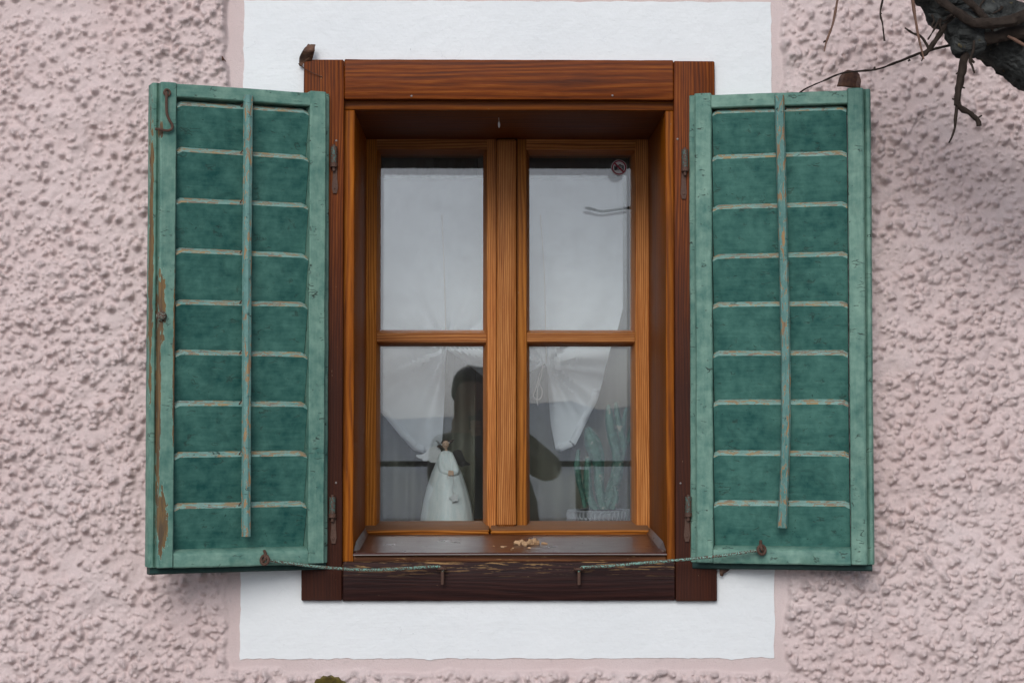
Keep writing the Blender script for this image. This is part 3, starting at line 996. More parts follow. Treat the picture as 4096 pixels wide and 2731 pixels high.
topsL = [2.1262, 2.0353, 1.9390, 1.8405, 1.7425, 1.6450, 1.5472, 1.4497, 1.3515]
topsR = [2.1300, 2.0395, 1.9395, 1.8408, 1.7445, 1.6480, 1.5512, 1.4505, 1.3525]
rodL = [(.1735, 2.142), (.1740, 1.82), (.1735, 1.55), (.1725, 1.286)]
rodR = [(.1815, 2.150), (.1880, 1.823), (.1910, 1.60), (.1895, 1.47), (.1820, 1.300)]
aL, aR = R(22.5), R(12.5)
shL = shutter('worn green shutter with a rusty hook at its top corner, left of the window', -0.3012, -0.040, aL, -1, [z - SH0 for z in topsL], [(u, z - SH0) for u, z in rodL], M['stile_worn'], M['stile'])
shR = shutter('darker green shutter with a brown leaf on top, beside the tree', 0.4088, -0.034, -aR, 1, [z - SH0 for z in topsR], [(u, z - SH0) for u, z in rodR], M['stile'], M['stile'])

# hook, its eye and the round knob on the left leaf
part('hook_eye', torus((-0.334, -0.010, 2.136 - SH0), .0058, .0024, (0.25, -1, 0)), M['iron'], shL, world=False)
part('hook', tube([(-0.336, -0.012, .908), (-0.3365, -0.016, .901), (-0.336, -0.014, .882), (-0.3345, -0.013, .866), (-0.329, -0.013, .853), (-0.3245, -0.013, .846), (-0.325, -0.013, .838), (-0.333, -0.013, .834), (-0.346, -0.013, .835), (-0.357, -0.013, .836)], [.0026] * 10, 8, 4), M['iron'], shL, world=False)
bm = lathe([(.0100, 0), (.0102, .003), (.0086, .0055), (.0072, .006), (.0074, .009), (.0055, .0125), (.002, .014)], (0, 0, 0), 20)
bm.transform(Matrix.Translation((-0.341, -0.006, 1.7075 - SH0)) @ Matrix.Rotation(R(90), 4, 'X'))
part('knob', bm, rusty('knob_paint', (0.20, 0.27, 0.21), 0.55), shL, world=False)


# =================================================================== STAY RODS
def stay(label, sh, eye_u, eye_z, pin_px, rod_px, s):
    st = thing('shutter_stay', label, 'stay rod', group='iron stays holding the shutters open')
    ml = world_of(sh)
    e = ml @ Vector((eye_u, -0.016, eye_z))
    st.location = at(*pin_px, YB - .016)
    part('shutter_eye', torus(e, .0085, .0030, (0.5 * s, -1, 0.15), 22, 8), M['iron'], st)
    part('shutter_eye_shank', tube([ml @ Vector((eye_u - s * .003, -0.002, eye_z + .016)), ml @ Vector((eye_u - s * .002, -0.014, eye_z + .011)), ml @ Vector((eye_u, -0.020, eye_z + .002)), ml @ Vector((eye_u + s * .003, -0.012, eye_z - .004))], .0031, 8, 4), M['iron'], st)
    p = at(*pin_px, YB - .016)
    pts = [e + Vector((-s * .008, -.001, -.001))]
    n = len(rod_px)
    for i, q in enumerate(rod_px):
        f = (i + 1) / (n + 1)
        pts.append(at(*q, (e.y) * (1 - f) + (YB - .018) * f))
    pts += [p + Vector((s * .012, -.001, .0035)), p + Vector((s * .005, -.001, .0025)), p + Vector((0.0005, -.001, -.003)), p + Vector((0, -.001, -.010)), p + Vector((0, 0, -.0300))]
    part('rod', tube(pts, [.0029] * (len(pts) - 1) + [.0026], 10, 5, jit=.0003, jfreq=90), M['iron_green'], st)
    part('rod_tip', tube([p + Vector((0, -.001, -.006)), p + Vector((0, -.0005, -.018)), p + Vector((0, 0, -.0312))], [.0034, .0034, .0030], 10, 3), M['iron'], st)
    bm = torus(p + Vector((0, .001, -.0015)), .0075, .0029, (0, 0.25, 1), 22, 8)
    tube([p + Vector((0, .007, -.001)), p + Vector((0, .017, -.001))], .0028, 8, 1, bm=bm)
    part('board_eye', bm, M['iron'], st)
    return st


stay('green iron stay sagging from the worn shutter to the dark board', shL, -0.1375, 1.2405 - SH0, (1770, 2272), [(1130, 2248), (1300, 2268), (1480, 2278), (1620, 2272)], -1)
stay('straight green iron stay rising from the dark board to the shutter by the tree', shR, 0.1425, 1.2570 - SH0, (2316, 2274), [(2880, 2222), (2700, 2240), (2560, 2251), (2440, 2262)], 1)

# =================================================================== BEHIND THE GLASS
room = bpy.data.objects.new('room', None)
COL.objects.link(room)
room['kind'] = 'structure'
bm = bmesh.new()
rx0, rx1, ry0, ry1, rz0, rz1 = -1.6, 1.8, 0.532, 3.6, 0.35, 2.75
for b in ((rx0, rx0 + .1, ry0, 1.3, rz0, rz1), (rx0, rx0 + .1, 2.6, ry1, rz0, rz1), (rx0, rx0 + .1, 1.3, 2.6, rz0, 1.15), (rx0, rx0 + .1, 1.3, 2.6, 2.35, rz1), (rx1 - .1, rx1, ry0, ry1, rz0, rz1), (rx0 + .1, rx1 - .1, ry1 - .1, ry1, rz0, rz1)):  # gap in the left wall is added to let skylight brighten the room
    board(*b, 'z', .002, 1, 0, bm=bm)
board(rx0, rx1, ry0, ry1, rz1, rz1 + .1, 'x', .002, 1, 0, bm=bm)
part('room_wall', bm, M['room'], room, smooth=False)
part('room_floor', board(rx0, rx1, ry0, ry1, rz0 - .1, rz0, 'x', .002, 1, 0), M['floor'], room, smooth=False)
ISZ = az(2096, 0.60)                                    # inner sill board, just below the rail's edge
part('inner_sill', board(LL1 - .06, LR1 + .06, .530, .86, ISZ - .03, ISZ, 'x', .004, 6, 0), M['pine_x'], room)

# --- gathered curtain: bottom edge measured point by point, folds fan out from the two ties
YCU = 0.625
cur = thing('curtain', 'white gathered curtain tied up at two points behind the panes', 'curtain', (0.05, YCU, ISZ))
hem = [(1440, 1540), (1518, 1640), (1600, 1742), (1655, 1800), (1700, 1812), (1742, 1800), (1768, 1775), (1776, 1640), (1781, 1480), (1786, 1396), (1850, 1440), (1930, 1503), (2020, 1530), (2110, 1490), (2182, 1452), (2189, 1470), (2194, 1580), (2204, 1702), (2222, 1798), (2240, 1806), (2300, 1782), (2345, 1690), (2390, 1600), (2412, 1520), (2440, 1400), (2472, 1314), (2492, 1233)]
xsn = np.array([h[0] for h in hem], float)
zsn = np.array([h[1] for h in hem], float)
cols = np.unique(np.concatenate([np.linspace(1440, 2492, 230), np.linspace(1764, 1790, 26), np.linspace(2182, 2226, 26)]))
TIES = ((1785, 1388), (2185, 1448))
TOPY = 712


def fold_depth(px, py):
    d = 0.0
    for k, (tx, ty) in enumerate(TIES):
        ex, ey = px - tx, py - ty
        r = math.hypot(ex, ey)
        a = math.atan2(ex, ey + 1e-6)                   # 0 = straight down
        fan = math.sin(a * 9 + 1.3 * k) * 0.55 + math.sin(a * 17 + 2.0) * 0.25
        near = min(1.0, r / 70) * math.exp(-max(0, r - 120) / 260)
        low = 1 / (1 + math.exp(-(py - ty + 60) / 40))
        d += fan * near * (0.2 + 0.8 * low) * 0.030
        d += 0.020 * math.exp(-(r / 90) ** 2)            # pulled in at the tie
    d += 0.003 * math.sin(px / 47 + 0.6 * math.sin(py / 180)) + 0.002 * math.sin(px / 21 + py / 300)
    return d


bm = bmesh.new()
NR = 64
grid = []
for px in cols:
    yb_ = float(np.interp(px, xsn, zsn))
    col_ = []
    for j in range(NR + 1):
        py = TOPY + (yb_ - TOPY) * j / NR
        p = at(px, py, YCU)
        p.y += fold_depth(px, py)
        col_.append(bm.verts.new(p))
    grid.append(col_)
for c0, c1 in zip(grid, grid[1:]):
    for j in range(NR):
        bm.faces.new((c0[j], c1[j], c1[j + 1], c0[j + 1]))
cl = part('cloth', bm, M['curtain'], cur)
md = cl.modifiers.new('thickness', 'SOLIDIFY')
md.thickness = 0.0008
# hem: the cloth folded back on itself along each tail
for span in (np.linspace(1500, 1768, 60), np.linspace(2222, 2400, 50)):
    bm = bmesh.new()
    prev = None
    for px in span:
        yb_ = float(np.interp(px, xsn, zsn))
        yb2 = float(np.interp(px + 3, xsn, zsn))
        nx_, ny_ = (yb2 - yb_), -3.0
        ln = math.hypot(nx_, ny_)
        ox, oy = px + nx_ / ln * 28, yb_ + ny_ / ln * 28
        pa, pb = at(px, yb_, YCU - .003), at(ox, oy, YCU - .003)
        pa.y += fold_depth(px, yb_)
        pb.y += fold_depth(ox, oy)
        cur_ = (bm.verts.new(pa), bm.verts.new(pb))
        if prev:
            bm.faces.new((prev[0], cur_[0], cur_[1], prev[1]))
        prev = cur_
    hm = part('hem', bm, M['curtain'], cur)
    hm.modifiers.new('thickness', 'SOLIDIFY').thickness = 0.0008
for k, (tx, ty) in enumerate(TIES):
    part('cord', tube([at(tx - 18 - 6 * k, 860, YCU - .010), at(tx - 8, 1100, YCU - .008), at(tx, ty, YCU - .004)], .0011, 6, 6), M['cord'], cur)
B = TIES[1]
for pts in ([(2178, 1462), (2160, 1490), (2150, 1530), (2140, 1560), (2133, 1585), (2150, 1598), (2165, 1588), (2168, 1562), (2158, 1535)], [(2170, 1462), (2166, 1500), (2152, 1545), (2148, 1600), (2152, 1622)]):
    part('cord', tube([at(p, q, YCU - .012) for p, q in pts], .0013, 6, 4), M['cord'], cur)


# --- heavier olive drape hanging behind the white one, with a slit near the middle
YD = 0.735
drp = thing('drape', 'olive grey drape with a dark slit hanging behind the white curtain', 'drape', (0.05, YD, ISZ))
M['drape'] = m_cloth('olive_cloth', (0.25, 0.25, 0.20), 0.15)
for (pa, pb, slope) in ((1380, 1912, -14), (1950, 2680, 0)):
    bm = bmesh.new()
    prev = None
    for i in range(121):
        u = i / 120
        col_ = []
        for j in range(13):
            py = 560 + (2110 - 560) * j / 12
            edge = slope * j / 12 if u > .5 else 0
            p = at(pa + (pb - pa) * u + edge, py, YD)
            p.y += 0.011 * math.sin(u * 46 + 1.1 * math.sin(u * 9)) * (0.5 + 0.5 * j / 12)
            col_.append(bm.verts.new(p))
        if prev:
            for j in range(12):
                bm.faces.new((prev[j], col_[j], col_[j + 1], prev[j + 1]))
        prev = col_
    dp = part('drape_panel', bm, M['drape'], drp)
    dp.modifiers.new('thickness', 'SOLIDIFY').thickness = 0.0015

# --- angel figurine
YA = 0.575
AO = at(1790, 2096, YA)
PXM = FPX / (CAM_D + YA)                                # photo px per metre at this depth
ang = thing('angel_figurine', 'white painted angel figurine with wings and a hanging silver star', 'figurine', (AO.x, YA, ISZ))
m_dress = NT('dress_glaze')
c = m_dress.coords(False)
st_ = m_dress.noise(m_dress.stretch(c, (1, 1, 0.12)), 120, 4, 0.6)
M['dress'] = m_dress.done(m_dress.bsdf(m_dress.mix(m_dress.step(st_, 0.35, 0.65), (0.76, 0.84, 0.84), (0.90, 0.93, 0.92)), 0.45, m_dress.bump(st_, 0.35, 0.0012), spec=0.45))
M['skin_tone'] = simple('figurine_skin', (0.66, 0.44, 0.31), 0.5, vary=0.12)
M['brown_hair'] = simple('figurine_hair', (0.05, 0.030, 0.022), 0.5, vary=0.3, scale=300)
M['silver'] = simple('hammered_silver', (0.74, 0.75, 0.75), 0.35, 0.15, vary=0.4, scale=420, bump=0.8)
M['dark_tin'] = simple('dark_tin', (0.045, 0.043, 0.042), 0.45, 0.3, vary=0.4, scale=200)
M['black_dot'] = simple('black_dot', (0.01, 0.008, 0.008), 0.4)


def A(px, py, dy=0.0):
    return at(px, py, YA + dy)


def aw(n):
    return n / PXM


dz = lambda py: A(1790, py).z - ISZ
cx0 = A(1789, 2090).x
prof = [(aw(108), 0.0), (aw(104), dz(2060)), (aw(95), dz(2010)), (aw(80), dz(1950)), (aw(60), dz(1890)), (aw(42), dz(1850)), (aw(30), dz(1828)), (aw(26), dz(1815)), (aw(20), dz(1806)), (aw(9), dz(1802))]
bm = lathe(prof, (cx0, YA, ISZ), 48, fold=0.018, nf=11)
for v in bm.verts:
    v.co.x += (A(1784, 1802).x - cx0) * ((v.co.z - ISZ) / dz(1802)) ** 1.5
part('dress', bm, M['dress'], ang)
for pts in ([(1768, 1816, -.004), (1764, 1850, -.016), (1772, 1882, -.026), (1790, 1890, -.032), (1797, 1886, -.034)], [(1800, 1814, -.004), (1812, 1848, -.014), (1822, 1882, -.024), (1816, 1892, -.030), (1808, 1888, -.034)]):
    part('sleeve', tube([A(a, b, d) for a, b, d in pts], [aw(11), aw(14), aw(16), aw(12), aw(9)], 12, 4), M['dress'], ang)
for q in ((1799, 1889), (1808, 1890)):
    p = A(*q, -.036)
    bm = ball(p, aw(8), aw(7), aw(9), 10)
    for f_ in range(4):
        tube([p + Vector((aw(-5 + 3.4 * f_), -aw(5), 0)), p + Vector((aw(-5 + 3.2 * f_), -aw(7), -aw(8))), p + Vector((aw(-4 + 3 * f_), -aw(3), -aw(12)))], aw(2.1), 6, 2, bm=bm)
    part('hand', bm, M['skin_tone'], ang)
part('neck', tube([A(1785, 1808, -.002), A(1784, 1790, -.003)], [aw(6), aw(5)], 10, 1), M['skin_tone'], ang)
hc = A(1782, 1777, -.004)
bm = ball(hc, aw(15.5), aw(15), aw(18), 18)
for v in bm.verts:
    d = v.co - hc
    if d.z < 0:
        v.co.x = hc.x + d.x * (1 + d.z / aw(18) * .25)
ball(hc + Vector((0, -aw(15.5), -aw(1))), aw(2.6), aw(3.4), aw(2.6), 8, bm=bm)
head = part('head', bm, M['skin_tone'], ang)
for sx in (-1, 1):
    part('eye', ball(hc + Vector((sx * aw(5.0), -aw(14.2), aw(3.5))), aw(1.5), aw(1), aw(1.7), 8), M['black_dot'], head)
part('mouth', tube([hc + Vector((-aw(5), -aw(13.2), -aw(5.5))), hc + Vector((0, -aw(14.2), -aw(8))), hc + Vector((aw(5), -aw(13.2), -aw(5.5)))], aw(.8), 6, 4), M['leaf_dark'], head)
bm = ball(hc + Vector((-aw(1), aw(3.5), aw(4))), aw(17), aw(15.5), aw(17), 18)
part('hair', bm, M['brown_hair'], ang)
part('pigtail', tube([hc + Vector((-aw(15), 0, -aw(1))), hc + Vector((-aw(24), -aw(2), -aw(7))), hc + Vector((-aw(34), -aw(2), -aw(8)))], [aw(4), aw(7), aw(2)], 10, 4), M['brown_hair'], ang)
part('pigtail', tube([hc + Vector((aw(13), 0, aw(7))), hc + Vector((aw(22), -aw(2), aw(12))), hc + Vector((aw(33), -aw(2), aw(19)))], [aw(4), aw(6.5), aw(1.5)], 10, 4), M['brown_hair'], ang)
part('bead', ball(hc + Vector((-aw(16), -aw(2), -aw(1))), aw(4), seg=10), M['silver'], ang)
part('bead', ball(hc + Vector((aw(15), -aw(2), aw(8))), aw(4), seg=10), M['silver'], ang)


def wing(pts, mat, dy, name_label):
    P = [A(a, b, dy) for a, b in pts]
    bm = extrude_poly(P, (0, 0.0016, 0))
    cxm = A(1784, 1820, dy).x
    for v in bm.verts:
        v.co.y += 0.35 * (abs(v.co.x - cxm)) ** 1.2
    return part('wing', bm, mat, ang, label=name_label)


def C1(a, b):
    return (1480 + a / 1.96, 1350 + b / 1.96)


wing([C1(*p) for p in ((560, 900), (540, 850), (500, 848), (460, 872), (435, 900), (405, 916), (360, 918), (362, 932), (382, 945), (402, 950), (415, 966), (440, 968), (458, 962), (475, 978), (510, 980), (530, 972), (548, 978), (560, 940))], M['silver'], .002, 'silvery wing')
wing([C1(*p) for p in ((640, 905), (660, 885), (690, 876), (715, 885), (730, 920), (745, 960), (765, 978), (786, 990), (780, 1003), (755, 1002), (738, 1006), (720, 1016), (700, 1002), (682, 990), (665, 960), (650, 930))], M['dark_tin'], .012, 'dark wing')  # this wing gets a darker metal than the other
part('wire', tube([A(1793, 1900, -.046), A(1789, 1908, -.050), A(1796, 1913, -.050), A(1806, 1900, -.050), A(1814, 1912, -.052), A(1812, 1935, -.054), A(1808, 1955, -.056), A(1814, 1972, -.058)], aw(1.3), 6, 5), M['silver'], ang)
sc_ = A(1817, 1990, -.060)
pts = []
for k in range(10):
    r_ = aw(23) if k % 2 == 0 else aw(11)
    a = R(33 + 36 * k)
    pts.append(sc_ + Vector((r_ * math.cos(a), 0, r_ * math.sin(a))))
bm = extrude_poly(pts, (0, .003, 0))
bmesh.ops.bevel(bm, geom=[e for e in bm.edges], offset=.0006, segments=1, affect='EDGES')
part('star', bm, M['silver'], ang)

# --- cactus in a pot with a plaited rim
YP = 0.600


def C2(a, b, dy=0.0):
    return at(2060 + a / 1.959, 1350 + b / 1.959, YP + dy)


pm_ = FPX / (CAM_D + YP) * 1.959                        # crop units per metre
t = NT('cactus_skin')
c = t.coords()
n = t.noise(c, 60, 4)
cc = t.mix(t.step(n, .35, .65), (0.030, 0.095, 0.068), (0.085, 0.20, 0.15))
sp = t.step(t.noise(c, 260, 2), 0.70, 0.73)
cc = t.mix(t.m('MULTIPLY', sp, 0.5), cc, (0.36, 0.36, 0.30))
cc = t.mix(t.m('MULTIPLY', t.step(t.noise(c, 30, 3, .6), .64, .70), 0.7), cc, (0.40, 0.33, 0.27))
M['cactus'] = t.done(t.bsdf(cc, 0.6, t.bump(n, .4, .002)))
M['spine'] = simple('spines', (0.30, 0.28, 0.24), 0.7)
pc = C2(668, 1400, .0)
pot = thing('plant_pot', 'grey pot with a plaited rim on the inner sill', 'pot', (pc.x, YP, ISZ))
prad = 250 / pm_
rim_z = C2(668, 1352).z
M['pot'] = simple('grey_pot', (0.34, 0.35, 0.37), 0.4, 0.1, vary=0.25)
M['soil'] = simple('soil', (0.035, 0.024, 0.017), 0.95, vary=0.5, scale=200, bump=0.8)
part('bowl', lathe([(prad * .70, 0), (prad * .90, .012), (prad * .95, rim_z - ISZ - .004), (prad * .93, rim_z - ISZ - .003)], (pc.x, YP, ISZ), 40), M['pot'], pot)
part('soil', lathe([(prad * .5, rim_z - ISZ - .0025), (prad * .92, rim_z - ISZ - .0022), (prad * .5, rim_z - ISZ + .002)], (pc.x, YP, ISZ), 30), M['soil'], pot)
bm = bmesh.new()
for row in range(2):
    zc = rim_z - .009 - row * .0165
    for k in range(46):
        a = 2 * math.pi * (k + .5 * row) / 46
        d = Vector((math.cos(a), math.sin(a), 0))
        torus(Vector((pc.x, YP, zc)) + d * (prad * .985), .0095, .0021, d * 1.0 + Vector((-d.y, d.x, 0)) * .35, 12, 5, bm=bm)
part('plaited_rim', bm, M['pot'], pot)
cac = thing('cactus', 'tall branching green cactus with pale spines behind the glass', 'cactus', (pc.x, YP, rim_z))
STEMS = [([(545, 1330, -.03), (530, 1240, -.03), (500, 1110, -.03), (486, 1000, -.03), (496, 875, -.03)], [16, 20, 25, 28, 12]),
         ([(690, 1350, 0), (660, 1180, 0), (655, 1020, 0), (640, 930, .0), (605, 820, .0), (568, 705, 0)], [34, 38, 42, 62, 66, 22]),
         ([(640, 1345, -.02), (585, 1270, -.02), (566, 1120, -.02), (572, 935, -.02)], [30, 36, 34, 22]),
         ([(700, 1350, .015), (760, 1190, .015), (800, 1050, .015), (800, 900, .015), (765, 780, .015), (742, 650, .015), (733, 525, .015)], [40, 50, 48, 44, 42, 38, 14]),
         ([(800, 1060, .02), (850, 850, .02), (805, 640, .02), (792, 505, .02)], [18, 26, 28, 12]),
         ([(835, 900, .03), (842, 720, .03), (872, 548, .03)], [18, 24, 12]),
         ([(850, 880, .03), (888, 800, .03), (914, 665, .03)], [14, 20, 10]),
         ([(760, 1345, -.01), (790, 1250, -.01), (775, 1150, -.01)], [22, 26, 12])]
rnd = random.Random(3)
for pts, rad in STEMS:
    P, Q = smooth_path([C2(*p) for p in pts], [r / pm_ for r in rad], 6)
    bm = bmesh.new()
    rings = []
    sides = 20
    for i, p in enumerate(P):
        tg = (P[min(i + 1, len(P) - 1)] - P[max(i - 1, 0)]).normalized()
        u = Vector((1, 0, 0)) - tg * tg.x
        u.normalize()
        w = tg.cross(u)
        ring = [bm.verts.new(p + (u * math.cos(2 * math.pi * s / sides) + w * math.sin(2 * math.pi * s / sides)) * Q[i] * (1.0 if s % 4 < 2 else 0.74)) for s in range(sides)]
        rings.append(ring)
    for r0, r1 in zip(rings, rings[1:]):
        for s in range(sides):
            bm.faces.new((r0[s], r0[(s + 1) % sides], r1[(s + 1) % sides], r1[s]))
    bm.faces.new(rings[0][::-1])
    bm.faces.new(rings[-1])
    sto = part('stem', bm, M['cactus'], cac)
    bm = bmesh.new()
    for i in range(1, len(P), 2):
        for q in range(3):
            a = rnd.uniform(math.pi * .9, math.pi * 2.1)
            d = Vector((math.cos(a), math.sin(a), rnd.uniform(-.4, .6))).normalized()
            b0 = P[i] + d * Q[i] * .9
            tube([b0, b0 + d * .007], [.0006, .0002], 4, 1, bm=bm)
    so = part('spines', bm, M['spine'], sto)
    so['kind'] = 'stuff'

# =================================================================== STICKER ON THE PANE
stp = at(2476, 671, YG - .0028)
sr = 31.5 / (FPX / (CAM_D + YG))
stk = thing('sticker', 'round no photography sticker with red ring and crossed out camera', 'sticker', stp)
M['st_white'] = simple('sticker_white', (0.70, 0.68, 0.68), 0.45, vary=0.05)
M['st_red'] = simple('sticker_red', (0.30, 0.012, 0.035), 0.45, vary=0.1)
M['st_black'] = simple('sticker_black', (0.012, 0.011, 0.013), 0.45, vary=0.1)


def S(a, b, lay):                                       # sticker units: radius = 370
    return Vector((a / 370 * sr, -lay * 0.00025, -b / 370 * sr))


def circ(r, ca=0, cb=0, lay=0, n=40):
    return [S(ca + r * math.cos(2 * math.pi * k / n), cb + r * math.sin(2 * math.pi * k / n), lay) for k in range(n)]


TH = (0, -0.0002, 0)


def ringm(r0, r1, ca, cb, lay, n=48, a0=0, a1=360):
    bm = bmesh.new()
    vs = []
    for k in range(n + 1):
        a = R(a0 + (a1 - a0) * k / n)
        vs.append([bm.verts.new(S(ca + r * math.cos(a), cb + r * math.sin(a), l)) for r, l in ((r0, lay), (r1, lay), (r1, lay + .8), (r0, lay + .8))])
    for p, q in zip(vs, vs[1:]):
        for k in range(4):
            bm.faces.new((p[k], p[(k + 1) % 4], q[(k + 1) % 4], q[k]))
    return bm


part('disc', extrude_poly(circ(370), TH), M['st_white'], stk, world=False, smooth=False)
cam_pts = [(-232, -70), (-215, -95), (-60, -100), (-25, -110), (-10, -140), (10, -152), (80, -152), (105, -130), (120, -105), (200, -105), (222, -85), (226, 120), (-228, 132)]
part('camera_mark', extrude_poly([S(a, b, 1) for a, b in cam_pts], TH), M['st_black'], stk, world=False, smooth=False)
part('lens_ring', ringm(80, 100, 40, 20, 2), M['st_white'], stk, world=False, smooth=False)
part('lens_dot', extrude_poly(circ(42, 45, 15, 2, 24), TH), M['st_white'], stk, world=False, smooth=False)
for (a, b, r_) in ((-85, 100, 17), (158, -45, 14), (160, 52, 16), (162, 95, 16)):
    part('camera_dot', extrude_poly(circ(r_, a, b, 2, 12), TH), M['st_white'], stk, world=False, smooth=False)
part('camera_flash', extrude_poly([S(a, b, 2) for a, b in ((-192, -78), (-140, -80), (-145, -62), (-190, -62))], TH), M['st_white'], stk, world=False, smooth=False)
part('red_ring', ringm(285, 345, 0, 0, 3), M['st_red'], stk, world=False, smooth=False)
part('red_bar', extrude_poly([S(a, b, 3.2) for a, b in ((-232, -176), (-176, -232), (232, 176), (176, 232))], TH), M['st_red'], stk, world=False, smooth=False)

# =================================================================== SMALL THINGS
# dried foam left on the sill
def sill_pt(px, py):
    d = at(px, py, 0.0) - _C
    # intersect the sloping sill sheet
    k = (sz1 - sz0) / 0.376
    tt = (sz0 + k * (0.004 - _C.y * -1 * -1) - _C.z) / (d.z - k * d.y) if False else None
    a_ = d.z - k * d.y
    b_ = sz0 + k * (_C.y + 0.004) - _C.z
    return _C + d * (b_ / a_)


fo = thing('foam_lump', 'yellowish dried foam lump with crumbs on the metal sill', 'foam', sill_pt(2110, 2182))
rnd = random.Random(8)
bm = bmesh.new()
for k in range(9):
    p = sill_pt(2072 + 9.5 * k, 2180 + rnd.uniform(-4, 3))
    ball(p + Vector((0, 0, .0035)), .0064 + rnd.uniform(-.0015, .0025), .008, .0056 + (0.0035 if 4 < k < 8 else 0), 14, bm=bm, jit=.0042, jf=190)
part('lump', bm, M['foam'], fo)
for (px, py, r_) in ((2150, 2176, .0035), (2176, 2175, .0045), (2186, 2176, .003), (2008, 2188, .003), (2020, 2186, .0022), (2052, 2193, .0025), (1975, 2184, .0018), (2118, 2193, .003), (2046, 2199, .0016)):
    p = sill_pt(px, py)
    part('crumb', ball(p + Vector((0, 0, r_ * .35)), r_ * 1.3, r_, r_ * .6, 9, jit=r_ * .5, jf=300), M['foam'], fo)

# cocoon hanging from the soffit
p = at(1995, 478, 0.10)
p.z = LT0
co = thing('cocoon', 'tiny pale cocoon hanging from the dark soffit above the mullion', 'cocoon', p)
part('thread', tube([(0, 0, 0), (.0006, 0, -.008)], .0005, 6, 1), M['cord'], co, world=False)
part('case', ball((.0006, 0, -.0145), .0023, .0023, .0068, 10, jit=.0008, jf=500), M['st_white'], co, world=False)


def leaf(name, label, outline, ctr_y, mat, curl, stem=None):
    """outline in photo px; curl(u,v) -> depth offset; subdivided so it really bends"""
    P = [at(a, b, ctr_y) for a, b in outline]
    bm = bmesh.new()
    f = bm.faces.new([bm.verts.new(q) for q in P])
    bmesh.ops.triangulate(bm, faces=[f])
    bmesh.ops.subdivide_edges(bm, edges=bm.edges[:], cuts=4, use_grid_fill=True)
    cx_ = sum(q.x for q in P) / len(P)
    cz_ = sum(q.z for q in P) / len(P)
    for v in bm.verts:
        v.co.y += curl(v.co.x - cx_, v.co.z - cz_) + noise.noise(v.co * 90) * .0015
    root = thing(name, label, 'leaf', (cx_, ctr_y, min(q.z for q in P)))
    bl = part('blade', bm, mat, root)
    bl.modifiers.new('thickness', 'SOLIDIFY').thickness = .0007
    if stem:
        part('stalk', tube([at(a, b, y_) for a, b, y_ in stem], [.0011, .0009, .0007][:len(stem)] + [.0007] * max(0, len(stem) - 3), 6, 3), M['leaf_dark'], root)
    return root


L1 = lambda a, b: (1150 + a / 7.84, 140 + b / 7.84)
leaf('dry_leaf', 'curled dry brown leaf caught on the top corner of the window frame', [L1(*q) for q in ((640, 275), (700, 300), (790, 325), (872, 285), (862, 400), (870, 520), (830, 620), (775, 710), (735, 790), (600, 800), (480, 800), (460, 860), (440, 950), (360, 945), (340, 900), (342, 780), (370, 690), (460, 610), (530, 500), (600, 390))], -.026, M['leaf'],
     lambda x, z: -.012 * math.cos((z - .008) * 130) + 14 * x * x, [(*L1(345, 905), -.034), (*L1(560, 1080), -.024), (*L1(800, 1200), -.0215), (*L1(1095, 1320), -.019)])
L4 = lambda a, b: (3100 + a / 2.3614, b / 2.3614)
shm = world_of(shR)
ly = (shm @ Vector((.322, .012, 0))).y
leaf('dry_leaf', 'folded brown leaf standing on top of the shutter below the tree bough', [L4(*q) for q in ((575, 830), (585, 790), (600, 740), (640, 690), (680, 668), (740, 664), (790, 675), (808, 700), (812, 740), (820, 765), (808, 800), (812, 830), (700, 832))], ly, M['leaf_dark'],
     lambda x, z: .010 * math.sin(x * 90) - 6 * x * x)
leaf('dry_leaf', 'small brown leaf stuck beside the frame under the right shutter', [(1980 + a / 2.352, 1850 + b / 2.352) for a, b in ((2100, 930), (2160, 950), (2205, 970), (2218, 990), (2190, 1015), (2150, 1040), (2138, 1066), (2115, 1058), (2110, 1000))], -.010, M['leaf'],
     lambda x, z: -.006 + 8 * x * x)
leaf('dry_leaf', 'tiny dark leaf clinging to the pink roughcast near the left shutter', [(a / 2.24, b / 2.24) for a, b in ((1958, 505), (1975, 497), (1995, 508), (2008, 530), (2022, 545), (2030, 562), (2012, 548), (1990, 545), (1972, 540), (1960, 525))], -.016, M['leaf_dark'],
     lambda x, z: -.002 * math.sin(x * 300))
# rounded withered leaf tip that rises into view below the window
lf = thing('withered_leaf', 'rounded olive brown leaf tip poking up below the white surround', 'leaf', at(1318, 3000, -.12))
cc_ = at(1318, 2790, -.12)
bm = bmesh.new()
rows = []
for j in range(9):
    r_ = .0445 * j / 8
    ring = []
    for k in range(72):
        a = 2 * math.pi * k / 72
        rr = r_ * (1 + (0.035 * math.sin(18 * a) if j == 8 else 0))
        ring.append(bm.verts.new(cc_ + Vector((rr * math.cos(a) * .95, -.010 * (r_ / .0445) ** 2 + .002 * math.sin(3 * a) * j / 8, rr * math.sin(a)))))
    rows.append(ring)
for r0, r1 in zip(rows[1:], rows[2:]):
    for k in range(72):
        bm.faces.new((r0[k], r0[(k + 1) % 72], r1[(k + 1) % 72], r1[k]))
bm.faces.new(rows[1])
for v in rows[0]:
    bm.verts.remove(v)
b_ = part('blade', bm, M['leaf_olive'], lf)
b_.modifiers.new('thickness', 'SOLIDIFY').thickness = .0012
part('stalk', tube([cc_ + Vector((0, .002, -.03)), cc_ + Vector((.01, .01, -.35)), Vector((cc_.x + .03, -.10, 0))], [.002, .003, .005], 8, 6), M['leaf_olive'], lf)

# =================================================================== THE TREE
tree = thing('tree', 'gnarled grey tree bough with bare twigs in front of the pink wall', 'tree', (2.05, -.62, 0))
YT = -.42
T = lambda px, py, y=YT: at(px, py, y)
pm = FPX / (CAM_D + YT)
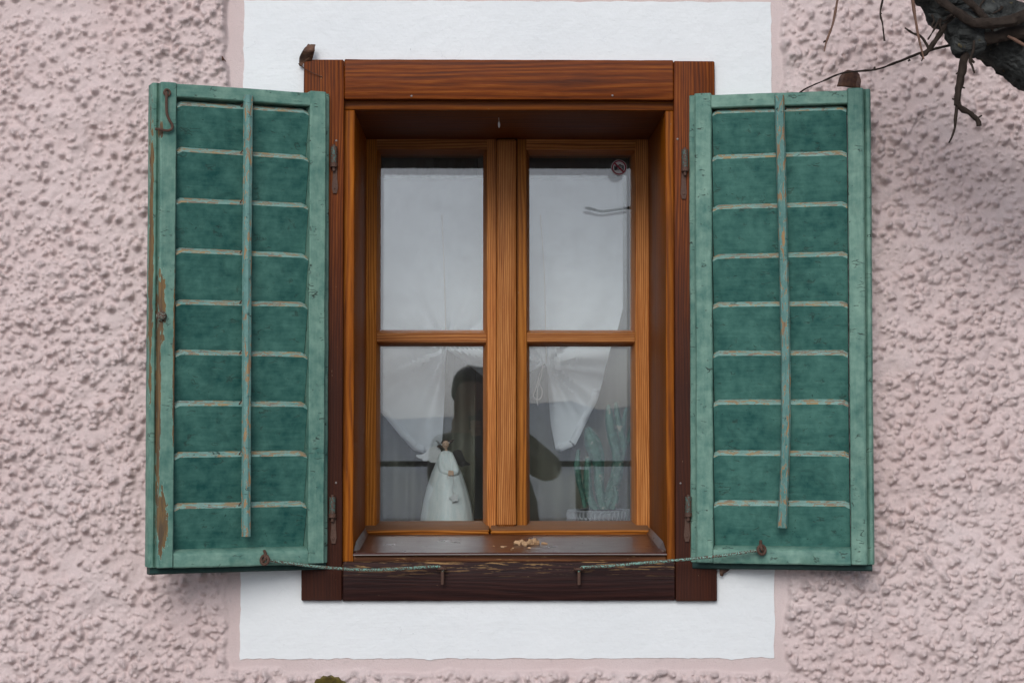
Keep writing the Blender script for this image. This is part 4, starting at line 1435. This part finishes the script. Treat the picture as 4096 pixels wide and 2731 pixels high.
# bough, bark roughened by displacement
bm = tube([(2.05, -.62, 0.0), (2.02, -.62, .7), (1.93, -.58, 1.45), (1.62, -.52, 1.95), T(4380, 330, -.44), T(4096, 178), T(3930, 75), T(3790, -30), T(3660, -190, -.46), T(3560, -420, -.5), T(3540, -800, -.6)],
          [.13, .115, .10, .085, .068, .064, .061, .056, .045, .038, .028], 40, 14, jit=.010, jfreq=30)
for v in bm.verts:
    q = v.co
    v.co += Vector((noise.noise(q * 95), noise.noise(q * 95 + Vector((5, 0, 0))), noise.noise(q * 95 + Vector((0, 9, 0))))) * .004
part('bough', bm, M['bark'], tree)
bm = ball(T(3862, 130, YT - .055), .035, .03, .045, 24, jit=.016, jf=45)
part('burl', bm, M['bark'], tree)


def twig(pts, r0, r1, y=None, mat='twig', name='twig', dy=0.0):
    n = len(pts)
    P = []
    for i, q in enumerate(pts):
        yy = q[2] if len(q) > 2 else (YT - .06 if y is None else y)
        P.append(at(q[0], q[1], yy))
    rad = [(r0 + (r1 - r0) * i / (n - 1)) / pm for i in range(n)]
    return part(name, tube(P, rad, 9, 6, jit=.0026 if r0 > 9 else .0010, jfreq=75), M[mat], tree)


twig([(3420, -230), (3365, -60), (3350, 0), (3331, 97), (3305, 169), (3297, 207)], 6, 3.2, mat='twig_red')
twig([(3560, -220), (3532, -40), (3530, 0), (3521, 55), (3530, 97), (3538, 165)], 6, 3, mat='twig')
twig([(3630, -200), (3648, -20), (3663, 85), (3676, 157), (3695, 237)], 7, 3.5, mat='twig_red', y=YT - .10)
twig([(3900, 40), (3837, 60), (3778, 110), (3752, 148), (3722, 192), (3705, 210), (3687, 226)], 11, 9, name='branch')
twig([(3716, 198), (3700, 168), (3680, 144), (3650, 133), (3619, 112)], 6.5, 3)
twig([(3880, 150, YT), (3820, 176, YT + .02), (3693, 209, YT + .06), (3587, 250, YT + .12), (3502, 279, YT + .17), (3375, 292, -.14), (3290, 326, -.11), (3215, 360, -.09), (3150, 410, -.06)], 6, 3)
twig([(3870, 110), (3862, 169), (3858, 233), (3837, 339), (3828, 423)], 21, 14, name='branch')
twig([(3829, 420), (3822, 470), (3820, 508), (3808, 548), (3795, 572)], 8, 3)
twig([(3829, 420), (3850, 436), (3883, 457), (3910, 480), (3916, 505)], 13, 10, name='branch')
twig([(4250, 20), (4096, 66), (4032, 88), (3926, 93), (3880, 84), (3837, 55), (3760, 0), (3700, -60)], 26, 14, y=YT - .10, name='branch')
twig([(3945, 90), (3938, 72), (3896, 25), (3854, -14), (3800, -70)], 17, 13, y=YT - .09, name='branch')
twig([(4200, 140), (4060, 130), (3980, 150), (3900, 150)], 34, 20, y=YT - .07, name='branch')
twig([(3902, 100), (3898, 150), (3894, 200), (3880, 240), (3888, 262), (3898, 294)], 7, 4, y=YT - .08)
twig([(3882, 238), (3898, 252)], 6, 5, y=YT - .08)
twig([(4130, 200), (4060, 160), (4030, 145)], 7, 5, y=YT - .08, mat='twig_red')
for (px, py, dx, dy_) in ((3303, 165, -10, 6), (3520, 52, 8, 4), (3640, 240, -8, 6), (3497, 276, 3, -8), (3835, 290, -12, 8), (3822, 400, -14, -4), (3850, 350, 10, 4), (3916, 470, 12, -8), (3585, 250, 4, -5), (3692, 232, -6, 14)):
    twig([(px, py), (px + dx * .6, py + dy_ * .6), (px + dx, py + dy_)], 4.5, 2.2, name='bud')
rt_ = random.Random(21)
for q in range(16):
    a0 = (rt_.uniform(3700, 4090), rt_.uniform(-10, 150))
    a0 = (a0[0], min(a0[1], (a0[0] - 3640) * .45 + 20))
    d_ = (rt_.uniform(-60, 30), rt_.uniform(25, 90))
    twig([a0, (a0[0] + d_[0] * .4 + rt_.uniform(-8, 8), a0[1] + d_[1] * .45), (a0[0] + d_[0] * .8 + rt_.uniform(-8, 8), a0[1] + d_[1] * .8), (a0[0] + d_[0], a0[1] + d_[1])], rt_.uniform(4, 7), 2.2, y=YT - .07)
# a side twig farther out over the garden; the glass mirrors its tip
yo = -1.25
mir = lambda a, b: at(a, b, 2 * YG - yo)
tw = []
for q in ((2340, 832), (2358, 834), (2408, 846), (2460, 839), (2521, 831), (2600, 822), (2760, 800)):
    v = mir(*q)
    tw.append(Vector((v.x, yo, v.z)))
tw += [Vector((1.15, -1.05, 2.27)), Vector((1.6, -.75, 2.22)), Vector((1.75, -.55, 1.86))]
part('twig', tube(tw, [.0035, .0055, .0036, .0045, .004, .0045, .005, .008, .014, .02], 8, 5, jit=.0008), M['twig'], tree)

# =================================================================== WHAT THE GLASS MIRRORS
gnd = bmesh.new()
bmesh.ops.create_grid(gnd, x_segments=60, y_segments=60, size=400)
for v in gnd.verts:
    v.co.z = 0.0
t = NT('snow_ground')
c = t.coords(False)
M['ground'] = t.done(t.bsdf(t.mix(t.noise(c, 30, 5, .7), (0.68, 0.69, 0.71), (0.82, 0.83, 0.84)), 0.9, t.bump(t.noise(c, 60, 4), .6, .01)))  # pale snow, lightened so the mirrored ground comes closer to the sky
g = part('ground', gnd, M['ground'], None)
g['kind'] = 'structure'
pv = bmesh.new()  # unseen dark sheet added to cut light bounced up near the wall
bmesh.ops.create_grid(pv, x_segments=40, y_segments=20, size=1)
for v in pv.verts:
    v.co = Vector((v.co.x * 9, -3.6 + v.co.y * 3.55, 0.004))
pvo = part('bounce_cut_sheet', pv, simple('bounce_cut_dark', (0.13, 0.125, 0.12), 0.9, vary=0.3, scale=12), None)
pvo['kind'] = 'structure'
hb = bmesh.new()
prev = None
for i in range(161):
    a = -1.25 + 2.5 * i / 160
    r_ = 130.0
    hgt = 2.6 + 1.4 * noise.noise(Vector((a * 5, 0, 0))) + 1.3 * noise.noise(Vector((a * 21, 3, 0))) + 0.5 * noise.noise(Vector((a * 90, 7, 0)))
    cl_ = [hb.verts.new((math.sin(a) * rr, -math.cos(a) * rr, zz)) for rr, zz in ((r_ - 80, -.2), (r_ - 40, hgt * .45), (r_, hgt), (r_ + 30, hgt * 1.02), (r_ + 80, -.2))]
    if prev:
        for j in range(4):
            hb.faces.new((prev[j], cl_[j], cl_[j + 1], prev[j + 1]))
    prev = cl_
ho = part('hills', hb, simple('snowy_hillside', (0.78, 0.80, 0.83), 0.9, vary=0.10, scale=.06, bump=0), None)
ho['kind'] = 'structure'
fn = thing('fence', 'dark rail fence across the pale ground opposite the window', 'fence', (0, -9, 0))
M['coping'] = simple('dark_timber', (0.10, 0.095, 0.09), 0.8, scale=4)
part('fence_rail', board(-9, 10, -9.04, -9.0, 1.205, 1.245, 'x', .006, 30, .003), M['coping'], fn)
for xx in (-7.5, -4.6, -1.7, .66, 3.4, 6.2, 9.0):
    part('fence_post', board(xx, xx + .09, -8.998, -8.90, 0, 1.185, 'z', .006, 6, .003), M['coping'], fn)

# photographer standing at the camera, seen only as a mirror image
per = thing('person', 'person in an olive coat holding a camera to the face', 'person', (.0, -4.12, 0))
V = {'pel': (-.02, 0, .93, .165, .125), 'abd': (.02, 0, 1.10, .235, .125), 'che': (-.02, .01, 1.28, .205, .135), 'nec': (-.04, .02, 1.45, .062, .062), 'hd0': (-.05, .03, 1.56, .082, .095), 'hd1': (-.05, .03, 1.66, .080, .095), 'hd2': (-.05, .02, 1.71, .05, .06),
     'shl': (-.20, .01, 1.39, .075, .075), 'ell': (-.20, .17, 1.22, .060, .060), 'wrl': (-.07, .22, 1.43, .036, .036), 'hal': (-.05, .215, 1.48, .04, .03),
     'shr': (.15, .01, 1.39, .075, .075), 'elr': (.33, .12, 1.28, .070, .070), 'wrr': (.16, .20, 1.46, .038, .038), 'har': (.11, .205, 1.49, .04, .03),
     'hil': (-.11, 0, .88, .105, .105), 'knl': (-.14, .02, .48, .068, .068), 'anl': (-.15, -.02, .09, .045, .045), 'tol': (-.16, .14, .04, .045, .032),
     'hir': (.07, 0, .88, .105, .105), 'knr': (.10, .02, .48, .068, .068), 'anr': (.11, -.02, .09, .045, .045), 'tor': (.13, .14, .04, .045, .032)}
E_ = ['pel abd', 'abd che', 'che nec', 'nec hd0', 'hd0 hd1', 'hd1 hd2', 'che shl', 'shl ell', 'ell wrl', 'wrl hal', 'che shr', 'shr elr', 'elr wrr', 'wrr har', 'pel hil', 'hil knl', 'knl anl', 'anl tol', 'pel hir', 'hir knr', 'knr anr', 'anr tor']
keys = list(V)
me = bpy.data.meshes.new('body')
me.from_pydata([V[k][:3] for k in keys], [tuple(keys.index(q) for q in e.split()) for e in E_], [])
bo = bpy.data.objects.new('body', me)
COL.objects.link(bo)
bo.parent = per
sk = bo.modifiers.new('skin', 'SKIN')
for k, sv in zip(keys, me.skin_vertices[0].data):
    sv.radius = (V[k][3], V[k][4])
    sv.use_root = (k == 'pel')
bo.modifiers.new('sub', 'SUBSURF').levels = 2
bo.modifiers['sub'].render_levels = 2
t = NT('coat_and_skin')
c = t.n('ShaderNodeTexCoord', out=3)
z = t.xyz(c, 2)
col = t.mix(t.step(z, 1.46, 1.47), (0.13, 0.125, 0.09), (0.42, 0.26, 0.19))
col = t.mix(t.step(z, .80, .79), col, (0.02, 0.022, 0.03))
me.materials.append(t.done(t.bsdf(col, .85)))
bm = ball((-.05, .0, 1.665), .098, .112, .115, 20, jit=.012, jf=18)
for v in bm.verts:
    if v.co.y > .06 and v.co.z < 1.70:
        v.co.y = .06
part('hair', bm, M['brown_hair'], per, world=False)
part('coat_skirt', lathe([(.28, .60), (.275, .80), (.265, 1.0), (.25, 1.15), (.21, 1.27), (.12, 1.33)], (.0, 0, 0), 28, fold=.03, nf=7), simple('olive_cloth', (.13, .125, .09), .9), per, world=False)
for (kx, ky, kz) in ((-.05, .225, 1.49), (.10, .215, 1.50)):
    bm = bmesh.new()
    for f_ in range(4):
        tube([(kx, ky, kz - .03 + .018 * f_), (kx + .012, ky + .035, kz - .03 + .018 * f_), (kx + .04 * (1 if kx < 0 else -1), ky + .05, kz - .028 + .017 * f_)], [.0095, .009, .007], 8, 3, bm=bm)
    tube([(kx, ky, kz - .03), (kx + .03 * (1 if kx < 0 else -1), ky - .01, kz - .015), (kx + .045 * (1 if kx < 0 else -1), ky - .012, kz)], [.011, .010, .008], 8, 3, bm=bm)
    part('fingers', bm, M['skin_tone'], per, world=False)
cm = thing('photo_camera', 'black camera held up in front of the face', 'camera', (0, -3.93, 1.5))
part('camera_body', board(-.065, .065, -.03, .025, -.045, .045, 'x', .008, 4, 0), M['st_black'], cm, world=False)
part('camera_prism', board(-.025, .025, -.025, .02, .046, .07, 'x', .006, 2, 0), M['st_black'], cm, world=False)
bm = lathe([(.033, 0), (.033, .028), (.030, .035)], (0, 0, 0), 24)
bm.transform(Matrix.Translation((0, .026, 0)) @ Matrix.Rotation(R(-90), 4, 'X'))
part('camera_lens', bm, M['st_black'], cm, world=False)
